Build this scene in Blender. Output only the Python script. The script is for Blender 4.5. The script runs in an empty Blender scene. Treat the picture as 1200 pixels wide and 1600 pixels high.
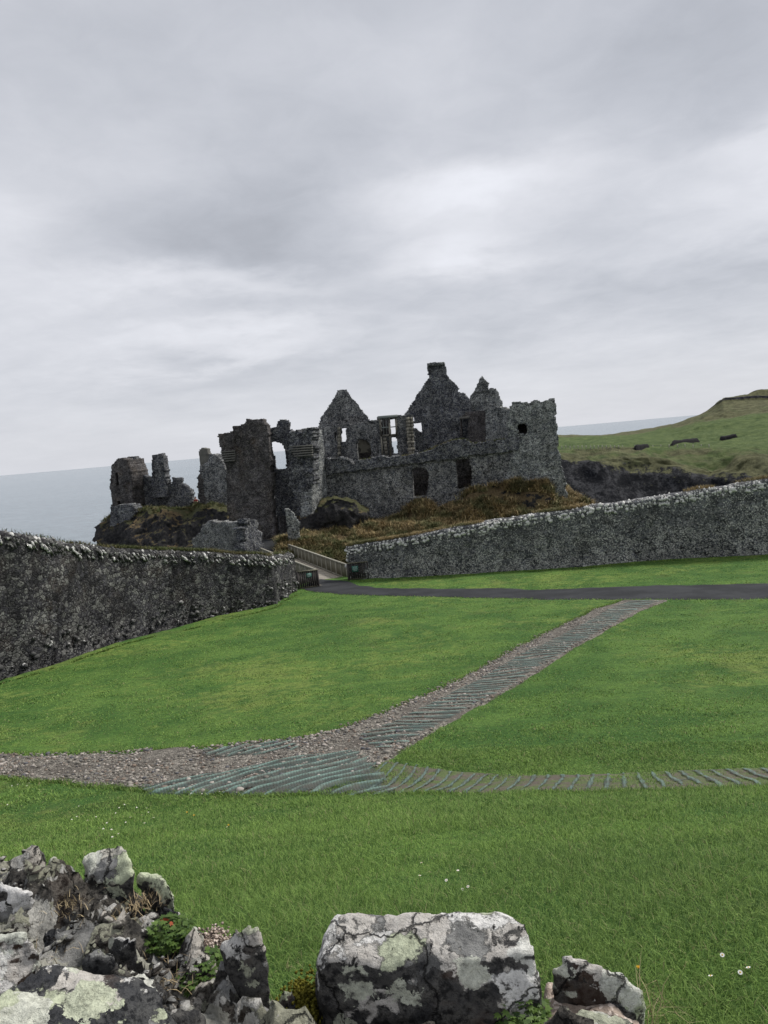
import bpy, bmesh, math, random
import numpy as np
from mathutils import Vector, Matrix
R = math.radians
random.seed(7); RNG = np.random.default_rng(11)
scene = bpy.context.scene
COL = scene.collection

# ------------------------------------------------------------------ camera
F = 1150.0; PITCH = R(5.44); ROLL = R(4.98)
fw = np.array([0, math.cos(PITCH), -math.sin(PITCH)])
u0 = np.array([0, math.sin(PITCH), math.cos(PITCH)]); r0 = np.array([1.0, 0, 0])
rt = math.cos(ROLL)*r0 - math.sin(ROLL)*u0
up = math.sin(ROLL)*r0 + math.cos(ROLL)*u0
cam_d = bpy.data.cameras.new('camera'); cam = bpy.data.objects.new('camera', cam_d); COL.objects.link(cam)
cam.matrix_world = Matrix(((rt[0], up[0], -fw[0], 0), (rt[1], up[1], -fw[1], 0), (rt[2], up[2], -fw[2], 0), (0, 0, 0, 1)))
cam_d.sensor_fit = 'VERTICAL'; cam_d.sensor_height = 36; cam_d.lens = F/1600*36
cam_d.clip_start = 0.05; cam_d.clip_end = 60000
scene.camera = cam
scene.view_settings.view_transform = 'Standard'; scene.view_settings.look = 'None'
scene.view_settings.gamma = 1; scene.view_settings.exposure = 0.85

def ray(px, py):
    px = np.asarray(px, float); py = np.asarray(py, float)
    return fw + ((px-600)/F)[..., None]*rt - ((py-800)/F)[..., None]*up
def P(px, py, Y):
    d = ray(px, py); return d*(np.asarray(Y, float)/d[..., 1])[..., None]
def PZ(px, py, z):
    d = ray(px, py); return d*(np.asarray(z, float)/d[..., 2])[..., None]

# ------------------------------------------------------------------ node helper
class NT:
    def __init__(s, tree): s.t = tree; s.n = tree.nodes; s.l = tree.links
    def put(s, sock, v):
        if isinstance(v, bpy.types.NodeSocket): s.l.new(v, sock)
        elif v is not None:
            if isinstance(v, (tuple, list)) and sock.type == 'RGBA' and len(v) == 3: v = (*v, 1)
            sock.default_value = v
    def node(s, typ, ins=None, **kw):
        n = s.n.new(typ)
        for k, v in kw.items(): setattr(n, k, v)
        for k, v in (ins or {}).items(): s.put(n.inputs[k], v)
        return n
    def math(s, op, a, b=0.0, c=0.0):
        n = s.n.new('ShaderNodeMath'); n.operation = op
        s.put(n.inputs[0], a); s.put(n.inputs[1], b); s.put(n.inputs[2], c); return n.outputs[0]
    def vmath(s, op, a, b=None, out=0):
        n = s.n.new('ShaderNodeVectorMath'); n.operation = op
        s.put(n.inputs[0], a)
        if b is not None: s.put(n.inputs[1], b)
        return n.outputs[out]
    def mix(s, f, a, b, blend='MIX'):
        n = s.n.new('ShaderNodeMix'); n.data_type = 'RGBA'; n.blend_type = blend
        s.put(n.inputs[0], f); s.put(n.inputs[6], a); s.put(n.inputs[7], b); return n.outputs[2]
    def ramp(s, x, lo, hi, a=0.0, b=1.0):
        n = s.n.new('ShaderNodeMapRange'); n.interpolation_type = 'SMOOTHSTEP'; n.clamp = True
        for i, v in enumerate((x, lo, hi, a, b)): s.put(n.inputs[i], v)
        return n.outputs[0]
    def noise(s, vec, scale, detail=5, rough=0.6, dist=0.0, out=0):
        n = s.node('ShaderNodeTexNoise', {'Vector': vec, 'Scale': scale, 'Detail': detail, 'Roughness': rough, 'Distortion': dist}); return n.outputs[out]
    def voro(s, vec, scale, feature='F1', rand=1.0):
        n = s.n.new('ShaderNodeTexVoronoi'); n.feature = feature
        s.put(n.inputs['Vector'], vec); s.put(n.inputs['Scale'], scale); s.put(n.inputs['Randomness'], rand); return n
    def scaled(s, vec, sx, sy, sz): return s.vmath('MULTIPLY', vec, (sx, sy, sz))
    def pos(s): return s.n.new('ShaderNodeNewGeometry').outputs['Position']
    def nz(s):
        g = s.n.new('ShaderNodeNewGeometry'); x = s.n.new('ShaderNodeSeparateXYZ'); s.l.new(g.outputs['Normal'], x.inputs[0]); return x.outputs[2]
    def attr(s, name): n = s.n.new('ShaderNodeAttribute'); n.attribute_name = name; return n.outputs['Fac']
    def bump(s, h, strength, dist, nrm=None):
        n = s.n.new('ShaderNodeBump'); s.put(n.inputs['Strength'], strength); s.put(n.inputs['Distance'], dist); s.put(n.inputs['Height'], h)
        if nrm is not None: s.put(n.inputs['Normal'], nrm)
        return n.outputs[0]
def mat(name, fn):
    m = bpy.data.materials.new(name); m.use_nodes = True; t = NT(m.node_tree); t.n.clear()
    out = t.n.new('ShaderNodeOutputMaterial'); sh = fn(t); t.l.new(sh, out.inputs[0]); return m
def princ(t, col, rough=0.9, nrm=None, spec=0.25, **kw):
    n = t.n.new('ShaderNodeBsdfPrincipled')
    t.put(n.inputs['Base Color'], col); t.put(n.inputs['Roughness'], rough); t.put(n.inputs['Specular IOR Level'], spec)
    if nrm is not None: t.l.new(nrm, n.inputs['Normal'])
    for k, v in kw.items(): t.put(n.inputs[k], v)
    return n.outputs[0]

# ------------------------------------------------------------------ world : overcast sky
SUN_EL = R(48); SUN_AZ = R(62)          # azimuth clockwise from +Y (ahead), so the light falls from ahead right
w = bpy.data.worlds.new('World'); scene.world = w; w.use_nodes = True
t = NT(w.node_tree); t.n.clear()
sky = t.n.new('ShaderNodeTexSky'); sky.sky_type = 'NISHITA'; sky.sun_disc = False
sky.sun_elevation = SUN_EL; sky.sun_rotation = SUN_AZ
g = t.n.new('ShaderNodeTexCoord').outputs['Generated']
sx = t.n.new('ShaderNodeSeparateXYZ'); t.l.new(g, sx.inputs[0])
den = t.math('ADD', t.math('MAXIMUM', sx.outputs[2], 0.0), 0.16)
cx = t.math('DIVIDE', sx.outputs[0], den); cy = t.math('DIVIDE', sx.outputs[1], den)
# cloud deck drifts slightly across the view
cmb = t.n.new('ShaderNodeCombineXYZ'); t.l.new(cx, cmb.inputs[0]); t.l.new(t.math('MULTIPLY', cy, 1.0), cmb.inputs[1])
cp = t.vmath('ADD', cmb.outputs[0], (3.7, 1.2, 0.4))
n1 = t.noise(cp, 0.75, 4, 0.45, 0.15); n2 = t.noise(cp, 2.2, 6, 0.5, 0.25); n3 = t.noise(cp, 0.35, 3, 0.5, 0.2)
cl = t.math('ADD', t.math('MULTIPLY', n1, 0.55), t.math('ADD', t.math('MULTIPLY', n2, 0.34), t.math('MULTIPLY', n3, 0.45)))
cl = t.math('ADD', cl, t.math('MULTIPLY', t.noise(cp, 6.5, 6, 0.6, 0.5), 0.22)); cl = t.math('SUBTRACT', cl, 0.78)
def blob(px, py, ex, ey, amp):        # a brighter or darker part of the cloud deck, by its direction in the sky
    d = ray(px, py); d = d/np.linalg.norm(d); rgt = np.cross(d, [0, 0, 1]); rgt /= np.linalg.norm(rgt); upp = np.cross(rgt, d)
    q = t.vmath('ADD', g, t.vmath('MULTIPLY', t.vmath('SUBTRACT', wob, (0.5, 0.5, 0.5)), (0.17, 0.17, 0.17)))
    a = t.math('DIVIDE', t.vmath('DOT_PRODUCT', q, tuple(rgt), out=1), ex)
    b = t.math('DIVIDE', t.math('SUBTRACT', t.vmath('DOT_PRODUCT', q, tuple(upp), out=1), 0), ey)
    r = t.math('ADD', t.math('MULTIPLY', a, a), t.math('MULTIPLY', b, b))
    return t.math('MULTIPLY', t.math('EXPONENT', t.math('MULTIPLY', r, -1.0)), amp)
wob = t.noise(cp, 1.5, 6, 0.55, 0.2, out=1)
tot = t.math('MULTIPLY', cl, 0.50)
for b in ((720, 290, .15, .04, .16), (690, 375, .11, .028, .12), (330, 440, .16, .022, .09), (400, 530, .17, .022, .09), (10, 350, .08, .05, .08),
          (1190, 250, .10, .03, .10), (1150, 340, .14, .03, .06), (900, 180, .3, .07, -.015), (420, 370, .25, .06, -.06), (1100, 60, .2, .12, -.035), (950, 470, .3, .05, -.06), (200, 600, .3, .04, -.03),
          (520, 110, .3, .08, .04), (150, 60, .3, .12, -.02), (480, 290, .12, .05, -.03)):
    tot = t.math('ADD', tot, blob(b[0], b[1], b[2], b[3], b[4]*1.6))
lum = t.math('ADD', t.ramp(sx.outputs[2], 0.0, 0.55, 0.625, 0.555), t.math('MULTIPLY', tot, t.ramp(sx.outputs[2], 0.0, 0.16, 0.35, 1.0)))
tint = t.mix(t.ramp(lum, 0.42, 0.70), (0.925, 0.962, 1.06), (0.965, 0.980, 1.045))
colr = t.vmath('MULTIPLY', tint, t.vmath('MULTIPLY', (1, 1, 1), None) if False else (1, 1, 1))
sc = t.n.new('ShaderNodeVectorMath'); sc.operation = 'SCALE'; t.l.new(colr, sc.inputs[0]); t.l.new(lum, sc.inputs[3])
skys = t.n.new('ShaderNodeVectorMath'); skys.operation = 'SCALE'; t.l.new(sky.outputs[0], skys.inputs[0]); skys.inputs[3].default_value = 0.07
fin = t.mix(0.06, sc.outputs[0], skys.outputs[0])
# below the horizon the sky stays plain grey
bg = t.node('ShaderNodeBackground', {'Color': fin, 'Strength': 0.66})
wo = t.n.new('ShaderNodeOutputWorld'); t.l.new(bg.outputs[0], wo.inputs[0])

sd = bpy.data.lights.new('sun', 'SUN'); sd.energy = 2.2; sd.angle = R(14); sd.color = (1.0, 0.96, 0.9)
sun = bpy.data.objects.new('sun', sd); COL.objects.link(sun)
dvec = Vector((math.sin(SUN_AZ)*math.cos(SUN_EL), math.cos(SUN_AZ)*math.cos(SUN_EL), math.sin(SUN_EL)))
sun.rotation_euler = dvec.to_track_quat('Z', 'Y').to_euler(); sun.location = dvec*300

# ------------------------------------------------------------------ numpy noise
def _h(ix, iy, iz, seed):
    n = (ix.astype(np.uint32)*np.uint32(374761393) + iy.astype(np.uint32)*np.uint32(668265263) + iz.astype(np.uint32)*np.uint32(2147483647) + np.uint32(seed*1274126177 & 0xffffffff))
    n = (n ^ (n >> np.uint32(13)))*np.uint32(1274126177); n = n ^ (n >> np.uint32(16)); n = n*np.uint32(2246822519); n = n ^ (n >> np.uint32(15))
    return n.astype(np.float64)/4294967295.0
def vn(p, seed=0):
    p = np.asarray(p, float); i = np.floor(p).astype(np.int64); f = p-i; f = f*f*(3-2*f)
    x, y, z = i[..., 0], i[..., 1], i[..., 2]; r = 0
    for a in (0, 1):
        for b in (0, 1):
            for c in (0, 1):
                wgt = (f[..., 0] if a else 1-f[..., 0])*(f[..., 1] if b else 1-f[..., 1])*(f[..., 2] if c else 1-f[..., 2])
                r = r + wgt*_h(x+a, y+b, z+c, seed)
    return r-0.5
def fbm(p, scale, octv=4, seed=0, gain=0.5):
    p = np.asarray(p, float); s = 0; a = 1.0
    for o in range(octv): s = s + a*vn(p*scale*2**o+o*17.3, seed+o); a *= gain
    return s*2
def p3(x, y, z=0): return np.stack(np.broadcast_arrays(np.asarray(x, float), np.asarray(y, float), np.asarray(z, float)), -1)

# ------------------------------------------------------------------ mesh / object helpers
def mesh_np(name, V, faces, attrs=None, smooth=False):
    """faces: list of int arrays each (n,3) or (n,4)"""
    me = bpy.data.meshes.new(name); V = np.asarray(V, np.float32)
    faces = [np.asarray(f, np.int32) for f in faces if len(f)]
    me.vertices.add(len(V)); me.vertices.foreach_set('co', V.ravel())
    nl = sum(f.size for f in faces); npoly = sum(len(f) for f in faces)
    me.loops.add(nl); me.polygons.add(npoly)
    me.loops.foreach_set('vertex_index', np.concatenate([f.ravel() for f in faces]))
    tot = np.concatenate([np.full(len(f), f.shape[1], np.int32) for f in faces])
    me.polygons.foreach_set('loop_start', np.concatenate([[0], np.cumsum(tot)[:-1]]).astype(np.int32))
    me.update(calc_edges=True)
    if smooth: me.polygons.foreach_set('use_smooth', np.ones(npoly, bool))
    for k, a in (attrs or {}).items():
        at = me.attributes.new(k, 'FLOAT', 'POINT'); at.data.foreach_set('value', np.asarray(a, np.float32))
    return me
def add(name, me, m, parent=None):
    o = bpy.data.objects.new(name, me); COL.objects.link(o)
    if m is not None and me is not None: me.materials.append(m)
    if parent is not None:
        o.parent = parent; o.matrix_parent_inverse = Matrix.Translation(parent.location).inverted()
    return o
def tag(o, label, cat, group=None):
    o['label'] = label; o['category'] = cat
    if group: o['group'] = group
    return o
def thing(name, label, cat, loc, group=None):
    o = bpy.data.objects.new(name, None); COL.objects.link(o); o.location = Vector([float(v) for v in loc]); o.empty_display_size = .3
    return tag(o, label, cat, group)
def struct(o, kind='structure'): o['kind'] = kind; return o
def inpoly(x, y, poly):
    poly = np.asarray(poly, float); ins = np.zeros(np.shape(x), bool); j = len(poly)-1
    for i in range(len(poly)):
        xi, yi = poly[i]; xj, yj = poly[j]
        if yi != yj:
            c = ((yi > y) != (yj > y)) & (x < (xj-xi)*(y-yi)/(yj-yi)+xi); ins ^= c
        j = i
    return ins
def resample(pts, n):
    pts = np.asarray(pts, float); d = np.r_[0, np.cumsum(np.linalg.norm(np.diff(pts, axis=0), axis=1))]
    s = np.linspace(0, d[-1], n); return np.stack([np.interp(s, d, pts[:, k]) for k in range(pts.shape[1])], -1)
def gridfaces(nr, nc, off=0):
    a = np.arange(nr*nc).reshape(nr, nc)+off
    return np.stack([a[:-1, :-1], a[:-1, 1:], a[1:, 1:], a[1:, :-1]], -1).reshape(-1, 4)
class MB:
    """collects boxes / tubes as one mesh"""
    def __init__(s): s.V = []; s.Q = []; s.n = 0
    def box(s, c, ax, ay, az):
        c, ax, ay, az = (np.asarray(v, float) for v in (c, ax, ay, az))
        s.V.append(np.array([c+i*ax+j*ay+k*az for k in (-.5, .5) for j in (-.5, .5) for i in (-.5, .5)]))
        s.Q.append(np.array([[0, 2, 3, 1], [4, 5, 7, 6], [0, 1, 5, 4], [2, 6, 7, 3], [0, 4, 6, 2], [1, 3, 7, 5]])+s.n); s.n += 8
    def bar(s, a, b, wd, ht):      # a bar from a to b, width wd sideways, height ht upwards
        a = np.asarray(a, float); b = np.asarray(b, float); d = b-a
        sd_ = np.cross(d, [0, 0, 1]); nrm = np.linalg.norm(sd_)
        sd_ = np.array([1., 0, 0]) if nrm < 1e-6 else sd_/nrm
        u = np.cross(sd_, d); u /= np.linalg.norm(u); s.box((a+b)/2, d, sd_*wd, u*ht)
    def mesh(s, name): return mesh_np(name, np.concatenate(s.V), [np.concatenate(s.Q)])

# ------------------------------------------------------------------ ground shape
_yy = np.linspace(-8, 62, 1401)
_zz = np.interp(_yy, [-8, 1.5, 2.6, 5, 8, 9.6, 12, 16, 20, 26, 38, 50, 62], [-1.75, -1.75, -1.92, -2.88, -4.12, -4.72, -5.2, -5.88, -6.5, -7.2, -8.3, -9.1, -9.7])
_k = np.hanning(31); _k /= _k.sum(); _zz = np.convolve(np.pad(_zz, 15, mode='edge'), _k, 'valid')
def gz(x, y):
    x = np.asarray(x, float); y = np.asarray(y, float)
    z = np.interp(y, _yy, _zz)
    z = z + 0.10*fbm(p3(x, y), 0.16, 2, 3)*np.clip((y-2)/6, 0, 1) + 0.022*fbm(p3(x, y), 1.1, 2, 9)
    return z
def G(px, py):
    d = ray(px, py); lo = np.full(np.shape(px), 0.8); hi = np.full(np.shape(px), 62.0)
    Y = np.linspace(1.0, 62, 500); best = np.full(np.shape(px), 61.0)
    d2 = d/d[..., 1:2]
    XX = d2[..., 0, None]*Y; ZZ = d2[..., 2, None]*Y; below = ZZ < gz(XX, np.broadcast_to(Y, XX.shape))
    idx = np.argmax(below, -1); none = ~below.any(-1); idx = np.where(none, 499, np.maximum(idx, 1))
    lo = Y[idx-1]; hi = Y[idx]
    for _ in range(14):
        mid = (lo+hi)/2; b = d2[..., 2]*mid < gz(d2[..., 0]*mid, mid); hi = np.where(b, mid, hi); lo = np.where(b, lo, mid)
    return d2*hi[..., None]

# ------------------------------------------------------------------ materials
def stone_wall(name, dark, light, frac, scale=3.2, squash=1.7, tint=(1, 1, 1), warm=0.25, mortar=0.6, low_light=None, speck=1.0, cells=0.0, pamp=1.0):
    dark = (dark[0]*1.12, dark[1]*1.16, dark[2]*1.20); mortar = mortar*.55
    def f(t):
        p = t.pos(); q0 = t.vmath('ADD', p, t.vmath('MULTIPLY', t.vmath('SUBTRACT', t.noise(p, 2.3, 4, 0.6, out=1), (.5, .5, .5)), (.22, .22, .22)))
        q = t.scaled(q0, 1, 1, squash)
        v = t.voro(q, scale); cellc = t.n.new('ShaderNodeSeparateColor'); t.l.new(v.outputs['Color'], cellc.inputs[0])
        e = t.voro(q, scale, 'DISTANCE_TO_EDGE'); edge = t.ramp(e.outputs['Distance'], 0.01, 0.11)
        v2 = t.voro(t.scaled(q0, 1, 1, 1.3), scale*2.7); c2 = t.n.new('ShaderNodeSeparateColor'); t.l.new(v2.outputs['Color'], c2.inputs[0])
        big = t.noise(p, 0.22, 4, 0.6); med = t.noise(p, 1.1, 5, 0.65)
        base = t.mix(cellc.outputs[0], tuple(c*0.40 for c in dark), tuple(c*2.0 for c in dark))
        base = t.mix(t.math('MULTIPLY', t.ramp(t.noise(p, 0.7, 5, .7), 0.48, 0.68), warm), base, (dark[0]*2.1, dark[1]*1.65, dark[2]*1.1))
        base = t.mix(t.ramp(big, 0.35, 0.68), base, t.mix(0.5, base, tuple(c*1.9 for c in dark)))
        thr = 1.04-frac
        if low_light is not None:
            sep = t.n.new('ShaderNodeSeparateXYZ'); t.l.new(p, sep.inputs[0])
            bb = t.ramp(sep.outputs[2], low_light[0], low_light[1], low_light[2], 0.0)
            thr = t.math('SUBTRACT', thr, bb)
        sp = t.math('ADD', t.math('MULTIPLY', c2.outputs[1], 0.80), t.math('MULTIPLY', med, 0.34))
        lm = t.ramp(sp, thr, t.math('ADD', thr, 0.10))
        fine = t.ramp(t.noise(p, 16, 4, 0.7), 0.40, 0.62)
        lm = t.math('MULTIPLY', lm, t.math('MULTIPLY', t.math('ADD', t.math('MULTIPLY', fine, 0.75), 0.25), speck))
        if cells:
            hh = t.attr('hgt'); cb = t.math('ADD', cellc.outputs[2], t.math('MULTIPLY', t.math('SUBTRACT', t.ramp(hh, 0.0, 0.35), 1.0), -0.20))
            cb = t.math('ADD', cb, t.math('MULTIPLY', t.math('SUBTRACT', med, .5), .5))
            base = t.mix(t.math('MULTIPLY', t.ramp(cb, 1-cells, 1-cells+.12), t.math('ADD', .35, t.math('MULTIPLY', fine, .65))), base, tuple(c*0.68 for c in light))
            lm = t.math('MULTIPLY', lm, t.ramp(hh, 0.15, .85, 1.35, .35))
        col = t.mix(lm, base, t.mix(c2.outputs[2], tuple(c*0.6 for c in light), light))
        v3 = t.voro(q0, scale*4.6); c3 = t.n.new('ShaderNodeSeparateColor'); t.l.new(v3.outputs['Color'], c3.inputs[0])
        col = t.mix(t.math('MULTIPLY', t.math('GREATER_THAN', t.math('ADD', c3.outputs[0], t.math('MULTIPLY', med, .6)), 1.18), 0.85*speck), col, light)
        col = t.mix(t.math('MULTIPLY', t.math('LESS_THAN', c3.outputs[1], 0.2), 0.7), col, tuple(c*.25 for c in dark))
        col = t.mix(t.math('MULTIPLY', t.math('SUBTRACT', 1.0, edge), mortar), col, tuple(c*0.55 for c in dark))
        col = t.mix(1.0, col, tint, 'MULTIPLY')
        pat = t.math('ADD', t.math('MULTIPLY', t.ramp(t.noise(p, 0.55, 6, .72), .34, .66), .5*pamp), 1-.24*pamp)
        pat = t.math('MULTIPLY', pat, t.math('ADD', t.math('MULTIPLY', t.ramp(t.noise(t.scaled(p, 1, 1, .35), 1.6, 5, .7), .35, .65), .5*pamp), 1-.25*pamp))
        pc_ = t.n.new('ShaderNodeVectorMath'); pc_.operation = 'SCALE'; t.l.new(col, pc_.inputs[0]); t.l.new(pat, pc_.inputs[3]); col = pc_.outputs[0]
        hgt = t.math('ADD', t.math('MULTIPLY', edge, 0.25), t.math('ADD', t.math('MULTIPLY', cellc.outputs[1], 0.5), t.math('MULTIPLY', t.noise(p, 9, 5, 0.7), 0.6)))
        return princ(t, col, 0.93, t.bump(hgt, 0.9, 0.09), 0.15)
    return mat(name, f)
M = {}
M['castle'] = stone_wall('basalt rubble', (0.036, 0.037, 0.044), (0.27, 0.275, 0.27), 0.42, 2.8, cells=.10, speck=.75)
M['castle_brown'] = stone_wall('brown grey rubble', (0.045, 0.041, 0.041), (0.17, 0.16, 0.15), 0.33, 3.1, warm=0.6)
M['castle_light'] = stone_wall('lichened rubble', (0.060, 0.063, 0.066), (0.40, 0.41, 0.39), 0.47, 2.8, low_light=(-7.5, -1.5, 0.12), cells=.16, speck=.8)
M['castle_mid'] = stone_wall('grey rubble', (0.050, 0.051, 0.055), (0.36, 0.36, 0.345), 0.44, 2.8, low_light=(-8, -3.5, 0.09), cells=.12, speck=.75)
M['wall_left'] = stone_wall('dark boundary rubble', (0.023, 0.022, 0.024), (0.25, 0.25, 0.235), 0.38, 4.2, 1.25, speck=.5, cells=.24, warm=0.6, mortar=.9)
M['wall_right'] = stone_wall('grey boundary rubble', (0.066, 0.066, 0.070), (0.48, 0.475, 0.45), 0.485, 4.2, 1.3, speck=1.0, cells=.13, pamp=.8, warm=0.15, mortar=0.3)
M['low_wall'] = stone_wall('pale speckled rubble', (0.075, 0.075, 0.078), (0.36, 0.36, 0.34), 0.52, 4.4, 1.4)
M['dressed'] = mat('dressed sandstone', lambda t: (lambda p: princ(t, t.mix(t.noise(p, 2.2, 5, 0.7), (0.06, 0.06, 0.056), (0.19, 0.185, 0.165)), 0.9, t.bump(t.noise(p, 8, 4), 0.6, 0.05), 0.2))(t.pos()))
M['timber_grey'] = mat('weathered window timber', lambda t: (lambda p: princ(t, t.mix(t.noise(p, 5, 3), (0.13, 0.15, 0.145), (0.24, 0.26, 0.25)), 0.8))(t.pos()))
def f_quoin(t):
    p = t.pos(); v = t.voro(t.scaled(p, 1, 1, 1.0), 1.6); s = t.n.new('ShaderNodeSeparateColor'); t.l.new(v.outputs['Color'], s.inputs[0])
    return princ(t, t.mix(s.outputs[0], (0.08, 0.077, 0.066), (0.24, 0.225, 0.185)), 0.9, t.bump(t.noise(p, 9, 4), 0.5, .05), 0.2)
M['quoin'] = mat('pale quoin stone', f_quoin)
def f_coping(t):
    p = t.pos(); r = t.attr('rnd')
    n = t.noise(p, 7.5, 6, 0.72, 0.3)
    thr = t.math('ADD', 0.36, t.math('MULTIPLY', r, 0.30))
    m = t.ramp(n, thr, t.math('ADD', thr, 0.05))
    d = t.mix(t.noise(p, 7, 4), (0.03, 0.03, 0.032), (0.11, 0.11, 0.105))
    l = t.mix(t.noise(p, 12, 4), (0.40, 0.40, 0.375), (0.78, 0.77, 0.75))
    return princ(t, t.mix(m, d, l), 0.9, t.bump(t.noise(p, 14, 5, 0.7), 0.8, 0.04), 0.2)
M['coping'] = mat('lichen covered coping', f_coping)
def f_crag(t):
    p = t.pos(); gr = t.attr('grass'); nz = t.nz()
    n = t.noise(p, 0.35, 6, 0.65, 0.4); n2 = t.noise(p, 2.2, 6, 0.7)
    rock = t.mix(t.ramp(n2, 0.3, 0.75), (0.018, 0.018, 0.021), (0.075, 0.073, 0.072))
    streak = t.noise(t.scaled(p, 3.0, 3.0, 1.3), 1.2, 5, 0.7)
    brown = t.mix(streak, (0.065, 0.050, 0.027), (0.27, 0.20, 0.11))
    green = t.mix(streak, (0.040, 0.044, 0.022), (0.135, 0.135, 0.068))
    gsel = t.attr('green')
    veg = t.mix(t.ramp(t.math('ADD', n, t.math('MULTIPLY', t.math('SUBTRACT', gsel, 0.5), 0.6)), 0.44, 0.60), brown, green)
    k = t.math('ADD', gr, t.math('ADD', t.math('MULTIPLY', t.math('SUBTRACT', n2, 0.5), 1.3), t.math('MULTIPLY', t.math('SUBTRACT', nz, 0.45), 0.7)))
    col = t.mix(t.ramp(k, 0.42, 0.58), rock, veg)
    return princ(t, col, 0.95, t.bump(t.math('ADD', n2, t.noise(p, 7, 5, .7)), 1.0, 0.35), 0.12)
M['crag'] = mat('castle crag', f_crag)
def f_head(t):
    p = t.pos(); gr = t.attr('grass'); nz = t.nz(); gsel = t.attr('green')
    n = t.noise(p, 0.05, 7, 0.65, 0.4); n2 = t.noise(p, 0.32, 7, 0.7); st = t.noise(t.scaled(p, 1.0, 1.0, 1.5), 0.22, 8, 0.75)
    crev = t.noise(t.scaled(p, 1.0, .6, .35), 0.55, 7, 0.75)
    st = t.math('ADD', t.math('MULTIPLY', st, .55), t.math('ADD', t.math('MULTIPLY', crev, .45), t.math('MULTIPLY', t.math('SUBTRACT', t.noise(p, 1.6, 5, .75), .5), .35)))
    rock = t.mix(t.ramp(st, 0.45, 0.60), (0.008, 0.009, 0.012), (0.066, 0.067, 0.072))
    brown = t.mix(t.ramp(n2, .3, .7), (0.055, 0.058, 0.030), (0.155, 0.155, 0.082))
    green = t.mix(t.ramp(n2, .3, .7), (0.050, 0.082, 0.028), (0.125, 0.165, 0.060))
    veg = t.mix(t.ramp(t.math('ADD', n, t.math('MULTIPLY', t.math('SUBTRACT', gsel, 0.5), 0.9)), 0.42, 0.60), brown, green)
    k = t.math('ADD', gr, t.math('MULTIPLY', t.math('SUBTRACT', n2, 0.5), 1.0))
    return princ(t, t.mix(t.ramp(k, 0.44, 0.56), rock, veg), 0.95, t.bump(t.math('ADD', t.math('MULTIPLY', n2, .5), t.noise(p, 0.9, 7, .8)), 1.0, 1.0), 0.12)
M['headland'] = mat('headland ground', f_head)
def f_lawn(t):
    p = t.pos(); n = t.noise(p, 0.55, 5, 0.62, 0.3); n2 = t.noise(p, 9, 5, 0.7); n3 = t.noise(p, 0.16, 4, 0.6); n4 = t.noise(p, 2.4, 4, .6)
    c = t.mix(t.ramp(n, 0.36, 0.66), (0.052, 0.125, 0.024), (0.110, 0.200, 0.040))
    c = t.mix(t.math('MULTIPLY', t.ramp(t.math('ADD', t.math('MULTIPLY', n3, .6), t.math('MULTIPLY', n4, .4)), 0.50, 0.63), 0.7), c, (0.22, 0.28, 0.065))
    c = t.mix(t.math('MULTIPLY', t.ramp(t.noise(p, 0.33, 6, .75, .6), .54, .68), .35), c, (0.13, 0.13, 0.05))
    c = t.mix(t.ramp(n2, 0.30, 0.68), t.mix(0.60, c, (0.018, 0.045, 0.012)), c)
    h = t.math('ADD', n2, t.math('MULTIPLY', t.noise(p, 28, 4, .7), 0.7))
    return princ(t, c, 0.9, t.bump(h, 0.9, 0.05), 0.15)
M['lawn'] = mat('lawn turf', f_lawn)
def f_blade(t):
    p = t.pos(); r = t.attr('rnd'); n = t.noise(p, 0.55, 5, 0.62, 0.3); n3 = t.noise(p, 0.16, 4, 0.6); n4 = t.noise(p, 2.4, 4, .6)
    c = t.mix(t.ramp(n, 0.36, 0.66), (0.078, 0.192, 0.032), (0.190, 0.350, 0.058))
    c = t.mix(t.math('MULTIPLY', t.ramp(t.math('ADD', t.math('MULTIPLY', n3, .6), t.math('MULTIPLY', n4, .4)), 0.50, 0.63), 0.6), c, (0.34, 0.40, 0.10))
    c = t.mix(t.math('MULTIPLY', t.ramp(t.noise(p, 0.33, 6, .75, .6), .54, .68), .28), c, (0.24, 0.25, 0.08))
    c = t.mix(t.math('MULTIPLY', t.ramp(t.noise(p, 1.1, 6, .72), .45, .58), .62), c, t.mix(.5, c, (0.03, 0.085, 0.02)))
    c = t.mix(r, t.mix(0.78, c, (0.018, 0.050, 0.016)), t.mix(0.6, c, (0.36, 0.50, 0.14)))
    c = t.mix(t.ramp(r, 0.965, 0.98), c, (0.33, 0.30, 0.16))
    d = princ(t, c, 0.6, None, 0.12)
    tr = t.node('ShaderNodeBsdfTranslucent', {'Color': c}).outputs[0]
    m = t.n.new('ShaderNodeMixShader'); m.inputs[0].default_value = 0.28; t.l.new(d, m.inputs[1]); t.l.new(tr, m.inputs[2]); return m.outputs[0]
M['blade'] = mat('grass blade', f_blade)
def f_dry(cols):
    def f(t):
        r = t.attr('rnd'); p = t.pos()
        c = t.mix(r, cols[0], cols[1]); c = t.mix(t.ramp(t.noise(p, 0.5, 4, .6), .42, .6), c, t.mix(r, cols[2], cols[3]))
        return princ(t, c, 0.8, None, 0.15)
    return f
M['dry'] = mat('dry tussock blade', f_dry(((0.07, 0.052, 0.026), (0.46, 0.35, 0.18), (0.055, 0.056, 0.026), (0.22, 0.21, 0.10))))
M['olive'] = mat('olive tussock blade', f_dry(((0.045, 0.040, 0.018), (0.165, 0.145, 0.065), (0.035, 0.048, 0.016), (0.115, 0.135, 0.05))))
M['straw'] = mat('straw blade', f_dry(((0.15, 0.11, 0.06), (0.50, 0.40, 0.25), (0.10, 0.13, 0.05), (0.28, 0.27, 0.13))))
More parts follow.
